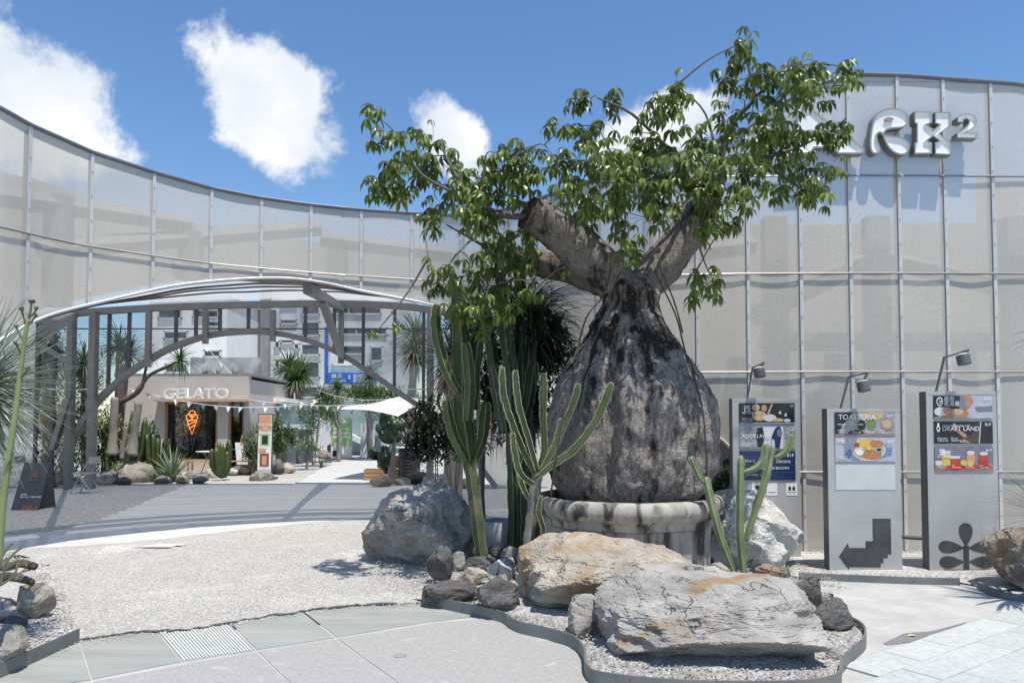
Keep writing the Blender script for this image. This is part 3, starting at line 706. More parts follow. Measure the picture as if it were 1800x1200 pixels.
MB().box(Sg(317, 721, .9), (.5, .12, .05)).build('pendant_bar', mat('brass', (.6, .4, .12), metal=.4, rough=.4), shop)
text('letters', 'GELATO', .48, Sg(287, 699.5, -.2), m_white, shop, ext=.05, sx=1.2, off=.012)
# neon cone
nm = mat('neon_orange', (1, .32, .08), emit=1.3); cone = thing('cone_sign', 'orange outlined ice cream cone sign hanging inside the shop window', 'sign', Sg(337, 762, -.03))
def loop(pts): b = MB(); b.tube([Sg(x, y, -.04) for x, y in pts], .012, 6); b.build('tube', nm, cone)
loop([(329, 739), (346, 739), (337.5, 763), (329, 739)]); loop([(329, 746), (344, 741)]); loop([(332, 753), (343, 746)])
for cx, cy, r in ((333, 733, 5.5), (342, 733, 5.5), (338, 727, 5.5)): loop([(cx + r * math.cos(a * .4), cy + r * math.sin(a * .4)) for a in range(17)])
# side wing: teal glass pavilion with white roof band, ramp wall
pav = thing('glass_pavilion', 'low pavilion with teal glass and a white flat roof band', 'pavilion', W(500, 800, 28))
A, B = W(438, 745, 28), W(502, 706, 28); MB().box(((A.x + B.x) / 2, 30, (A.z + B.z) / 2), (B.x - A.x, 4, B.z - A.z)).build('glazing', m_teal, pav)
for k in range(1, 5): x = ease(A.x, B.x, k / 5); MB().box((x, 27.98, (A.z + B.z) / 2), (.04, .04, B.z - A.z)).build('mullion', m_rail, pav)
C, D = W(430, 706, 27.7), W(505, 700, 27.7); MB().box(((C.x + D.x) / 2, 30, (C.z + D.z) / 2), (D.x - C.x, 4.6, .16)).build('roof', m_white, pav)
E_, F_ = W(438, 751, 27.6), W(502, 746, 27.6); MB().box(((E_.x + F_.x) / 2, 29.8, (E_.z + F_.z) / 2), (F_.x - E_.x, 4.2, .14)).build('floor_band', m_white, pav)
MB().box(((A.x + B.x) / 2, 30.4, E_.z / 2 - .05), (B.x - A.x - .2, 3.6, E_.z - .1)).build('lower_wall', m_bdark, pav)
p2 = thing('ramp_building', 'teal glazed stair ramp building at the end of the path', 'building', W(600, 790, 38))
A, B = W(580, 765, 38), W(690, 705, 38); MB().box(((A.x + B.x) / 2, 40, (A.z + B.z) / 2), (B.x - A.x, 4, B.z - A.z)).build('glazing', m_teal, p2)
b = MB(); P = [W(540, 727, 37.6), W(655, 780, 37.6), W(655, 790, 37.6), W(540, 737, 37.6)]; b.prism(P, (0, .5, 0)); fixn(b.build('ramp', m_bgrey, p2))
A, B = W(500, 800, 39), W(690, 755, 39); MB().box(((A.x + B.x) / 2, 42.2, A.z + (B.z - A.z) / 2), (B.x - A.x, .3, B.z - A.z)).build('wall', m_bgrey, p2)
for px in (640, 652): A = W(px, 795, 36); b = MB(); b.box((A.x, 36, .8), (.3, .3, 1.6)); b.build('pier', m_bgrey, p2)

# ------------------------------------------------------------------ sign stands
def stand(name, label, px, py0, py1, Y, w, tilt, bands, frame=m_dark):
    A = W(px, py1, Y); z1 = W(px, py0, Y).z; r = thing(name, label, 'sign', (A.x, Y, 0)); rx = tilt; h = z1 - .05
    def P(u, v, d=0): return Vector((A.x + u, Y + math.sin(rx) * v - d, .05 + v * math.cos(rx)))
    MB().box((A.x, Y, .03), (w * 1.5, .5, .06)).build('base', m_dark, r)
    b = MB(); b.prism([P(-w / 2, 0), P(w / 2, 0), P(w / 2, h), P(-w / 2, h)], (0, .05, 0)); pn = fixn(b.build('panel', frame, r))
    for i, (u0, v0, u1, v1, m) in enumerate(bands):
        b = MB(); d = .004 + .002 * i; b.prism([P((u0 - .5) * w, v0 * h, d), P((u1 - .5) * w, v0 * h, d), P((u1 - .5) * w, v1 * h, d), P((u0 - .5) * w, v1 * h, d)], (0, .0015, 0)); fixn(b.build('print', m, pn))
    return r, P, pn
mw = mat('print_white', (.75, .75, .75)); mo = mat('print_orange', (.62, .30, .17)); mg = mat('print_green', (.35, .6, .25)); mk = mat('print_black', (.02, .02, .025)); mbr = mat('print_brown', (.22, .08, .04)); mpl = mat('print_lilac', (.5, .5, .62))
r, P, pn = stand('poster_stand', 'tall white and orange poster stand on the gravel by the path', 464, 727, 829, 21.5, .44, .05,
      [(.06, .02, .94, .98, mw), (.08, .72, .92, .97, mo), (.84, .72, .94, .97, mg), (.18, .5, .82, .68, mg), (.3, .52, .7, .66, mk), (.2, .18, .8, .38, mbr), (.35, .2, .65, .34, mo), (.1, .04, .9, .13, mpl), (.12, .41, .6, .46, mo)])
for k, s in enumerate(('FOR YOU', 'THE', 'SEASON')): text('lettering', s, .10, P(0, 1.5 - k * .1, .03), mw, pn, ext=.002, align='CENTER')
stand('banner', 'narrow green vertical banner at the end of the path', 600, 733, 788, 33, .95, .0, [(.03, .3, .97, .98, mg), (.03, .02, .97, .3, mw), (.1, .06, .5, .2, mk), (.2, .86, .8, .93, mw), (.1, .5, .9, .54, mw), (.1, .6, .9, .64, mw), (.1, .7, .9, .74, mw)], m_alu)

# A-frame board
af = thing('sandwich_board', 'black folding sandwich board with rusty emblem on the grey gravel', 'sign', G(57, 893))
c = G(57, 893); s = c.y / 1300
def AP(px, py, dy): return W(px, py, c.y + dy)
b = MB(); b.prism([AP(19, 896, -.25), AP(66, 899, -.25), AP(86, 814, .0), AP(43, 812, .0)], (0, .03, 0)); p_ = fixn(b.build('front_panel', m_dark, af))
b = MB(); b.prism([AP(66.5, 897, .0), AP(96, 894, .3), AP(88, 814, .08), AP(86.5, 814, .05)], (.01, .03, 0)); fixn(b.build('back_panel', m_dark, af))
text('lettering', '西', .18, AP(50, 844, -.135), mat('rust', (.16, .07, .03), (.22, .1, .05), 20), p_, ext=.001, right=(1, 0, 0), up=(0, .3, 1))
text('lettering', 'OPEN\nMon-Sun 11:00-21:00', .045, AP(36, 870, -.2), m_white, p_, ext=.001, up=(0, .3, 1))
for k in range(5):
    x = 38 + k * 5 + rnd.uniform(-2, 2); b = MB(); b.prism([AP(x, 897.5, -.262), AP(x + 7, 897.5, -.262), AP(x + 6, 888 + rnd.uniform(-3, 3), -.235), AP(x + 1, 889 + rnd.uniform(-3, 3), -.237)], (0, .004, 0)); fixn(b.build('rust_patch', mat('rust', (.16, .07, .03)), p_))
# folding chairs
def chair(px, Y, label, flip=1):
    c = W(px, 800, Y); r = thing('folding_chair', label, 'chair', (c.x, Y, 0), 'grey metal folding chairs')
    m = mat('chair_metal', (.30, .30, .30), (.38, .38, .38), 5, .35, metal=.5)
    f = flip
    for sy in (-.2, .2):
        for p, q in (((-.25 * f, 0, 0), (.22 * f, 0, .85)), ((.28 * f, 0, 0), (-.1 * f, 0, .46))):
            b = MB(); b.tube([Vector((c.x + p[0], Y + sy, p[2])), Vector((c.x + q[0], Y + sy, q[2]))], .014, 6); b.build('leg', m, r)
    b = MB(); b.box((c.x - .02 * f, Y, .46), (.4, .4, .025)); b.build('seat', m, r)
    b = MB(); b.box((c.x + .2 * f, Y, .76), (.03, .42, .16)); b.build('backrest', m, r)
    b = MB(); b.tube([Vector((c.x - .15 * f, Y - .2, .2)), Vector((c.x - .15 * f, Y + .2, .2))], .01, 6); b.build('stretcher', m, r)
chair(152, 19.4 - 2.1, 'grey metal folding chair against the front canopy post')
chair(48, 17.6, 'grey metal folding chair behind the black sandwich board', -1)
# bench slats in front of the shop
def bench(px, Y, label, n=9):
    c = W(px, 810, Y); r = thing('wooden_bench', label, 'bench', (c.x, Y, 0), 'slatted benches by the shop')
    for k in range(n): MB().box((c.x - .55 + k * 1.1 / (n - 1), Y, .42), (.09, .4, .03)).build('slat', mat('bench_wood', (.45, .27, .12), (.55, .35, .17), 4), r)
    for sx in (-.5, .5):
        for sy in (-.15, .15): MB().box((c.x + sx, Y + sy, .2), (.05, .05, .4)).build('leg', m_wood, r)
bench(362, 23.6, 'slatted wooden bench below the shop window'); bench(413, 23.6, 'slatted wooden bench in front of the shop door')
c = W(424, 800, 24); r = thing('easel_board', 'wooden easel menu board leaning by the shop door', 'sign', (c.x, 24, 0))
b = MB(); b.beam((c.x - .2, 24, 0), (c.x, 24.1, 1.25), .05, .05); b.build('leg', m_wood, r); b = MB(); b.beam((c.x + .25, 24, 0), (c.x, 24.1, 1.25), .05, .05); b.build('leg', m_wood, r)
b = MB(); b.prism([(c.x - .1, 23.9, .3), (c.x + .28, 23.9, .3), (c.x + .13, 23.98, 1.0), (c.x - .2, 23.98, 1.0)], (0, .03, 0)); fixn(b.build('board', mw, r))
# white tables
def table(px, Y, h, label, rr=.35):
    c = W(px, 800, Y); r = thing('cafe_table', label, 'table', (c.x, Y, 0)); b = MB(); b.lathe([(.001, h - .03), (rr, h - .03), (rr, h), (.001, h + .001)], (c.x, Y, 0), 20); b.build('top', m_white, r)
    b = MB(); b.tube([(c.x - .2, Y, 0), (c.x + .1, Y, h - .03)], .015, 6); b.build('leg', m_rail, r); b = MB(); b.tube([(c.x + .2, Y, 0), (c.x - .1, Y, h - .03)], .015, 6); b.build('leg', m_rail, r)
table(364, 24.2, .72, 'small white folding table below the shop window')
# umbrella
def parasol():
    Y = 22.0; c = W(703, 760, Y); r = thing('parasol', 'wavy white cloth parasol stretched above the barrel tables', 'umbrella', (c.x, Y, 0))
    apex = Vector((c.x, Y, W(700, 703, Y).z + .12)); nb = 8; ring = []; b = MB(); vs = [apex]; fs = []; K = 6
    hx, hy = 1.55, 1.5; cor = [(-1.45, -.9), (0, -1.15), (1.0, -.95), (1.15, 0), (1.0, 1), (0, 1.1), (-1.2, 1.0), (-1.35, 0)]
    dz = [-.42, -.62, -.1, -.15, .0, -.2, -.3, -.35]
    per = []
    for i in range(8):
        for k in range(4):
            t = k / 4; a, d = cor[i], cor[(i + 1) % 8]; x, y = ease(a[0], d[0], t), ease(a[1], d[1], t); z = ease(dz[i], dz[(i + 1) % 8], t) + .07 * math.sin(math.pi * t)
            per.append(Vector((c.x + .2 + x * 1.15, Y + y * hy, apex.z + z)))
    n = len(per)
    for k in range(1, K + 1):
        for p in per:
            q = apex.lerp(p, k / K); q.z -= .05 * math.sin(math.pi * k / K); vs.append(q)
    for j in range(n): fs.append((0, 1 + j, 1 + (j + 1) % n))
    for k in range(K - 1):
        for j in range(n): fs.append((1 + k * n + j, 1 + (k + 1) * n + j, 1 + (k + 1) * n + (j + 1) % n, 1 + k * n + (j + 1) % n))
    b.add(vs, fs); b.build('canopy', mat('white_cloth', (.74, .74, .72), (.8, .8, .78), 3, .9, transl=.3), r, smooth=True)
    b = MB(); b.tube([(c.x + .28, Y, 0), (c.x + .05, Y, apex.z - .02)], .025, 8); b.build('pole', m_dark, r)
    for i in range(8): b = MB(); b.tube([apex - Vector((0, 0, .06)), per[i * 4] - Vector((0, 0, .03))], .012, 5); b.build('rib', m_wood, r)
    MB().box((c.x + .28, Y, .05), (.5, .5, .1)).build('base', m_dark, r)
parasol()
def barrel(px, Y, label):
    c = W(px, 800, Y); r = thing('oil_drum', label, 'drum', (c.x, Y, 0)); b = MB()
    prof = [(.27, 0)]
    for k in range(9): prof += [(.27, .1 + k * .09), (.285, .12 + k * .09), (.285, .135 + k * .09), (.27, .155 + k * .09)]
    prof += [(.27, .93), (.001, .931)]; b.lathe(prof, (c.x, Y, 0), 20); b.build('body', mat('drum', (.015, .016, .02), (.03, .03, .035), 4, .4), r, smooth=True)
    b = MB(); b.box((c.x + .05, Y, .955), (.95, .7, .035)); b.build('top', m_bwhite, r)
barrel(718, 20.6, 'black oil drum with a pale table top under the parasol')
for i, (px, Y, z, w, h, lb) in enumerate(((662, 20.9, 0, .62, .34, 'lower wooden crate beside the prickly pear'), (684, 21.2, .36, .6, .34, 'upper wooden crate between drum and prickly pear'), (690, 20.75, 0, .5, .34, 'wooden crate at the foot of the oil drum'))):
    c = W(px, 800, Y); r = thing('wooden_crate', lb, 'crate', (c.x, Y, z), 'wooden crates')
    for k in range(3): MB().box((c.x, Y - .2, z + .06 + k * h / 3), (w, .02, h / 3 - .02)).build('slat', m_wood, r)
    for k in range(3): MB().box((c.x - w / 2, Y, z + .06 + k * h / 3), (.02, .38, h / 3 - .02)).build('slat', m_wood, r); MB().box((c.x + w / 2, Y, z + .06 + k * h / 3), (.02, .38, h / 3 - .02)).build('slat', m_wood, r)
    for k in range(3): MB().box((c.x, Y + .2, z + .06 + k * h / 3), (w, .02, h / 3 - .02)).build('slat', m_wood, r)
    MB().box((c.x, Y, z + .015), (w - .02, .36, .02)).build('bottom', m_wood, r)
c = W(745, 800, 21.3); r = thing('side_table', 'dark metal table with small items right of the oil drum', 'table', (c.x, 21.3, 0))
MB().box((c.x, 21.3, .78), (.8, .6, .03)).build('top', m_dark, r)
for sx in (-.37, .37):
    for sy in (-.27, .27): MB().box((c.x + sx, 21.3 + sy, .38), (.03, .03, .76)).build('leg', m_dark, r)
# bunting
def bunting(a, bq, sag, n, label, seed):
    rr = random.Random(seed); r = thing('bunting_line', label, 'bunting', a, 'bunting across the court'); A, B = Vector(a), Vector(bq)
    P = [A.lerp(B, k / 40) - Vector((0, 0, sag * 4 * (k / 40) * (1 - k / 40))) for k in range(41)]
    b = MB(); b.tube(P, .008, 4); b.build('cord', m_white, r)
    ms = [mat('flag_white', (.75, .75, .75)), mat('flag_blue', (.28, .45, .65)), mat('flag_pink', (.72, .5, .45)), mat('flag_cream', (.74, .68, .5)), mat('flag_lilac', (.5, .5, .68))]
    for i in range(n):
        t = (i + .5) / n; k = t * 40; p = P[int(k)].lerp(P[min(40, int(k) + 1)], k % 1); d = (B - A).normalized(); tw = Vector((0, rr.uniform(-.12, .12), 0))
        b = MB(); q = [p - d * .07, p + d * .07, p - Vector((rr.uniform(-.04, .04), 0, .17)) + tw]; b.prism(q, (0, .004, 0)); b.build('flag', rr.choice(ms), r)
bunting(W(225, 682, 21.5), W(560, 706, 24), .35, 15, 'line of small pastel flags passing across the shop letters', 1)
bunting(W(437, 702, 24), W(765, 695, 22.5), .25, 17, 'line of pale flags running from the shop corner to the parasol', 2)
bunting(W(556, 684, 30), W(765, 682, 23), .4, 13, 'upper line of pale flags below the blue sign', 3)
bunting(W(352, 596, 27), W(565, 700, 28), .9, 9, 'slanting line of few flags in front of the dark tower', 4)
# people
def person(px, Y, h, label, top, trousers, hairm, yaw=0, arm=.25):
    c = W(px, 800, Y); r = thing('person', label, 'person', (c.x, Y, 0)); s = h / 1.7
    J = {'pel': (0, 0, .95), 'sp': (0, 0, 1.2), 'ch': (0, 0, 1.38), 'nk': (0, 0, 1.49), 'hd': (0, -.02, 1.6), 'ht': (0, 0, 1.68), 'lh': (-.1, 0, .9), 'lk': (-.11, -.03, .5), 'la': (-.11, .02, .08), 'lt': (-.12, -.14, .03), 'rh': (.1, 0, .9), 'rk': (.11, -.01, .5), 'ra': (.11, .04, .08), 'rt': (.12, -.12, .03),
         'ls': (-.19, 0, 1.4), 'le': (-.25, -.02, 1.13), 'lw': (-.2, -arm, 1.0), 'lf': (-.18, -arm - .09, .98), 'rs': (.19, 0, 1.4), 're': (.25, -.02, 1.13), 'rw': (.2, -arm, 1.02), 'rf': (.18, -arm - .09, 1.0)}
    rad = {'pel': .14, 'sp': .125, 'ch': .15, 'nk': .055, 'hd': .1, 'ht': .07, 'lh': .09, 'rh': .09, 'lk': .06, 'rk': .06, 'la': .045, 'ra': .045, 'lt': .035, 'rt': .035, 'ls': .06, 'rs': .06, 'le': .045, 're': .045, 'lw': .034, 'rw': .034, 'lf': .03, 'rf': .03}
    E = [('pel', 'sp'), ('sp', 'ch'), ('ch', 'nk'), ('nk', 'hd'), ('hd', 'ht'), ('pel', 'lh'), ('lh', 'lk'), ('lk', 'la'), ('la', 'lt'), ('pel', 'rh'), ('rh', 'rk'), ('rk', 'ra'), ('ra', 'rt'), ('ch', 'ls'), ('ls', 'le'), ('le', 'lw'), ('lw', 'lf'), ('ch', 'rs'), ('rs', 're'), ('re', 'rw'), ('rw', 'rf')]
    ks = list(J); M = Matrix.Rotation(yaw, 3, 'Z'); me = bpy.data.meshes.new('body'); me.from_pydata([M @ Vector(J[k]) * s for k in ks], [(ks.index(a), ks.index(b)) for a, b in E], [])
    o = bpy.data.objects.new('body', me); COL.objects.link(o); md = o.modifiers.new('s', 'SKIN')
    for i, k in enumerate(ks): me.skin_vertices[0].data[i].radius = (rad[k] * s, rad[k] * s * .85); me.skin_vertices[0].data[i].use_root = (k == 'pel')
    o.modifiers.new('u', 'SUBSURF').levels = 2
    dg = bpy.context.evaluated_depsgraph_get(); m2 = bpy.data.meshes.new_from_object(o.evaluated_get(dg)); o.modifiers.clear(); o.data = m2; bpy.data.meshes.remove(me); o.parent = r
    m2.materials.clear(); skin = mat('skin', (.45, .28, .2))
    for m in (skin, top, trousers, hairm, mk): m2.materials.append(m)
    for p in m2.polygons:
        q = (M.inverted() @ p.center) / s; z = q.z
        p.material_index = 0
        if z < .07: p.material_index = 4
        elif z < .93: p.material_index = 2
        elif z < 1.46 and q.y > -.12 and abs(q.x) < .3: p.material_index = 1
        if .9 < z < 1.05 and abs(q.x) < .17: p.material_index = 1
        p.use_smooth = True
    b = MB(); b.lathe([(.02, -.06), (.09, -.05), (.115, .02), (.1, .08), (.05, .115), (.001, .12)], Vector((c.x, Y, 0)) + M @ Vector((0, .03, 1.62)) * s, 12); b.build('hair', hairm, r, smooth=True)
person(677, 24.5, 1.66, 'person in white shirt and black trousers walking behind the prickly pear', mw, mk, mk, 2.6, .12)
person(357, 26.3, 1.62, 'person with dark hair and grey white top standing inside the shop', mat('grey_shirt', (.4, .4, .4)), mk, mk, .8, .3)
# ------------------------------------------------------------------ the bottle tree
TX, TY = 1.28, 8.0
def bark(name, deep, pale, mid, stain=0.0):
    m = bpy.data.materials.new(name); m.use_nodes = True; N = m.node_tree.nodes; L = m.node_tree.links; p = N['Principled BSDF']; p.inputs['Roughness'].default_value = .9; p.inputs['Specular IOR Level'].default_value = .2
    tc = N.new('ShaderNodeTexCoord')
    def noi(sc, st, det=8, ro=.65):
        mp = N.new('ShaderNodeMapping'); mp.inputs['Scale'].default_value = st; L.new(tc.outputs['Object'], mp.inputs[0]); n = N.new('ShaderNodeTexNoise'); n.inputs['Scale'].default_value = sc; n.inputs['Detail'].default_value = det; n.inputs['Roughness'].default_value = ro; L.new(mp.outputs[0], n.inputs['Vector']); return n.outputs['Fac']
    def ramp(f, a, b):
        r = N.new('ShaderNodeMapRange'); r.inputs[1].default_value = a; r.inputs[2].default_value = b; L.new(f, r.inputs[0]); return r.outputs[0]
    def mix(f, a, b):
        x = N.new('ShaderNodeMix'); x.data_type = 'RGBA'; L.new(f, x.inputs[0])
        for i, c in ((6, a), (7, b)):
            if isinstance(c, tuple): x.inputs[i].default_value = rgb(c)
            else: L.new(c, x.inputs[i])
        return x.outputs[2]
    streak = noi(3.0, (1.6, 1.6, .35)); fine = noi(26, (1, 1, .45)); blot = noi(2.2, (1, 1, .6)); ring = noi(30, (.4, .4, 2.2), 4)
    col = mix(ramp(fine, .35, .65), mid, pale); hz = N.new('ShaderNodeSeparateXYZ'); L.new(tc.outputs['Object'], hz.inputs[0])
    hh = N.new('ShaderNodeMapRange'); hh.inputs[1].default_value = .7; hh.inputs[2].default_value = 1.9; hh.inputs[3].default_value = -.03; hh.inputs[4].default_value = stain; L.new(hz.outputs[2], hh.inputs[0])
    sx_ = N.new('ShaderNodeMath'); sx_.operation = 'ADD'; L.new(streak, sx_.inputs[0]); L.new(hh.outputs[0], sx_.inputs[1])
    col = mix(ramp(blot, .54, .68), col, pale); col = mix(ramp(noi(9, (1, 1, .5)), .62, .72), col, deep); col = mix(ramp(sx_.outputs[0], .53, .63), col, deep); col = mix(ramp(noi(55, (1, 1, .6), 3), .63, .70), col, pale)
    vo = N.new('ShaderNodeTexVoronoi'); vo.feature = 'DISTANCE_TO_EDGE'; vo.inputs['Scale'].default_value = 22
    mp = N.new('ShaderNodeMapping'); mp.inputs['Scale'].default_value = (1, 1, .6); L.new(tc.outputs['Object'], mp.inputs[0])
    wv = N.new('ShaderNodeVectorMath'); wv.operation = 'ADD'; nn = N.new('ShaderNodeTexNoise'); nn.inputs['Scale'].default_value = 4; L.new(tc.outputs['Object'], nn.inputs['Vector']); sca = N.new('ShaderNodeVectorMath'); sca.operation = 'SCALE'; sca.inputs[3].default_value = .25; L.new(nn.outputs['Color'], sca.inputs[0])
    L.new(mp.outputs[0], wv.inputs[0]); L.new(sca.outputs[0], wv.inputs[1]); L.new(wv.outputs[0], vo.inputs['Vector'])
    crack = ramp(vo.outputs['Distance'], -.04, .03); col = mix(crack, deep, col)
    L.new(col, p.inputs['Base Color'])
    h = N.new('ShaderNodeMath'); h.operation = 'MULTIPLY_ADD'; h.inputs[1].default_value = .5; L.new(crack, h.inputs[0]); L.new(fine, h.inputs[2])
    h2 = N.new('ShaderNodeMath'); h2.operation = 'MULTIPLY_ADD'; h2.inputs[1].default_value = .5; L.new(ring, h2.inputs[0]); L.new(h.outputs[0], h2.inputs[2])
    b = N.new('ShaderNodeBump'); b.inputs['Strength'].default_value = 1; b.inputs['Distance'].default_value = .05; L.new(h2.outputs[0], b.inputs['Height']); L.new(b.outputs[0], p.inputs['Normal']); return m
m_bark = bark('bottle_bark', (.03, .026, .022), (.40, .365, .335), (.175, .157, .142), .115)
m_limb = bark('limb_bark', (.05, .044, .038), (.33, .30, .27), (.18, .16, .14))
tree = thing('bottle_tree', 'giant bottle tree with swollen grey trunk and leafy forked crown', 'tree', (TX, TY, .7))
prof = [(.50, .70), (.66, .76), (.75, .85), (.83, .98), (.90, 1.15), (.925, 1.35), (.93, 1.52), (.91, 1.7), (.865, 1.9), (.785, 2.07), (.69, 2.22), (.585, 2.38), (.48, 2.53), (.395, 2.67), (.335, 2.78), (.30, 2.88), (.295, 2.97), (.29, 3.05), (.24, 3.14)]
pr = spl([(a, b, 0) for a, b in prof], 9)
NT = 220; vs = []; fs = []
folds = [(-2.08, .25, .15), (-1.60, .13, .15), (-2.62, .15, .16), (-1.02, .13, .13), (-.5, .10, .14), (-1.3, .03, .06), (-1.85, .03, .06), (.2, .06, .2), (1.1, .06, .2), (2.2, .07, .2), (3.0, .04, .15)]
def adiff(a, b): d = (a - b + math.pi) % (2 * math.pi) - math.pi; return d
for i, q in enumerate(pr):
    r0, z = q.x, q.y
    for j in range(NT):
        a = 2 * math.pi * j / NT
        k = 1.0; w = max(0, min(1, (2.75 - z) / .9)) * max(.45, min(1, (z - .6) / .5))
        for fa, fd, fw in folds: k -= fd * w * math.exp(-(adiff(a, fa + .10 * math.sin(z * 2.2 + fa)) / fw) ** 2)
        d = Vector((math.cos(a), math.sin(a), 0)); p = Vector((TX, TY, z)) + d * r0 * k
        nz = .014 * mn.fractal(Vector((p.x * 16, p.y * 16, p.z * 9)), 1, 2, 3) + .04 * mn.fractal(p * 2.5, 1, 2, 4) + .022 * mn.fractal(Vector((p.x * 9, p.y * 9, p.z * 5)), 1, 2, 4)
        vs.append(p + d * nz * (1 if i > 3 else .5))
k = len(pr)
for i in range(k - 1):
    for j in range(NT): fs.append((i * NT + j, i * NT + (j + 1) % NT, (i + 1) * NT + (j + 1) % NT, (i + 1) * NT + j))
fs.append(tuple((k - 1) * NT + j for j in range(NT)))
b = MB(); b.add(vs, fs); b.build('trunk', m_bark, tree, smooth=True)
def limb(pts, rad, name='limb', m=None, n=40, amp=.03, stub=False):
    P = spl([(p.x, p.y, p.z) for p in pts], 8); Rr = [lerp_tab([(i / (len(rad) - 1), r) for i, r in enumerate(rad)], i / (len(P) - 1)) for i in range(len(P))]
    b = MB(); b.tube(P, Rr, n, cap=True)
    for i, v in enumerate(b.v):
        v = Vector(v); c = P[i // n]; d = (v - c); b.v[i] = tuple(v + d.normalized() * (amp * mn.fractal(v * 4, 1, 2, 4) + amp * .35 * mn.noise(v * 18))) if d.length > 1e-6 else tuple(v)
    o = b.build(name, m or m_limb, tree, smooth=True); return o, P
_, PL = limb([W(1112, 540, 8), W(1094, 508, 8), W(1058, 472, 7.97), (W(1005, 425, 7.9)), W(960, 393, 7.78), W(930, 375, 7.68)], [.15, .215, .235, .225, .195, .18])
_, PR = limb([W(1110, 540, 8), W(1126, 508, 8), W(1160, 470, 8), W(1195, 425, 8), W(1222, 385, 7.98), W(1245, 335, 7.95), W(1262, 290, 7.9)], [.15, .20, .215, .21, .20, .16, .11])
_, PB = limb([W(1060, 490, 8.1), W(1010, 468, 8.35), W(950, 462, 8.6), W(885, 448, 8.7)], [.2, .2, .17, .1])
# hollow broken end of the left limb
e_ = W(930, 375, 7.68); d = (W(930, 375, 7.68) - W(960, 393, 7.78)).normalized()
b = MB(); b.tube([e_ - d * .03, e_ + d * .02, e_ + d * .035, e_ - d * .02], [.183, .178, .12, .09], 22); 
for i, v in enumerate(b.v): v = Vector(v); b.v[i] = tuple(v + Vector((1, 1, 1)) * .02 * mn.noise(v * 14))
b.build('broken_end', bark('rotten_wood', (.015, .012, .01), (.16, .13, .11), (.07, .055, .045)), tree)
# burls on the left limb
for px, py, s in ((985, 395, .1), (1005, 408, .08), (965, 388, .07), (1020, 418, .06)):
    b = MB(); c = W(px, py, 7.72)
    b.lathe([(.001, -s), (s * .7, -s * .7), (s, 0), (s * .7, s * .7), (.001, s)], c, 14)
    for i, v in enumerate(b.v): v = Vector(v); b.v[i] = tuple(v + (v - c) * .7 * mn.noise(v * 12))
    b.build('burl', m_limb, tree, smooth=True)
# leaves
m_leaf = mat('leaf', (.048, .080, .014), (.175, .235, .042), 3.5, .36, transl=.28, spec=.45, detail=3)
m_leafy = mat('young_leaf', (.16, .24, .035), (.24, .33, .06), 3, .4, transl=.35)
lr = random.Random(21)
def leaf_mesh(seed, droop):
    r = random.Random(seed); v = []; f = []
    nl = r.choice((5, 6, 7))
    for i in range(nl):
        az = (i - (nl - 1) / 2) * R(52) + r.uniform(-.15, .15); L = (.165 - .012 * abs(i - (nl - 1) / 2)) * r.uniform(.85, 1.12); w = L * .30
        e = R(-10) - droop * r.uniform(.3, .75); p = Vector((0, 0, 0)); h = Vector((math.cos(az), math.sin(az), 0)); s = Vector((-math.sin(az), math.cos(az), 0)); b = len(v)
        st = [(0, 0), (.3, .75), (.62, 1.0), (1, 0)]; pts = []; q = Vector(); pe = e
        for k in range(4):
            pts.append(q.copy())
            if k < 3: q = q + (h * math.cos(pe) + Vector((0, 0, math.sin(pe)))) * L * (st[k + 1][0] - st[k][0]); pe -= droop * .45
        u = Vector((0, 0, 1)) * .012
        v += [pts[0], pts[1] + s * w * .38 + u, pts[1], pts[1] - s * w * .38 + u, pts[2] + s * w * .5 + u, pts[2], pts[2] - s * w * .5 + u, pts[3]]
        f += [(b, b + 2, b + 1), (b, b + 3, b + 2), (b + 1, b + 2, b + 5, b + 4), (b + 2, b + 3, b + 6, b + 5), (b + 4, b + 5, b + 7), (b + 5, b + 6, b + 7)]
    return [tuple(x) for x in v], f
LV = [leaf_mesh(i, .55 + .09 * (i % 6)) for i in range(10)]
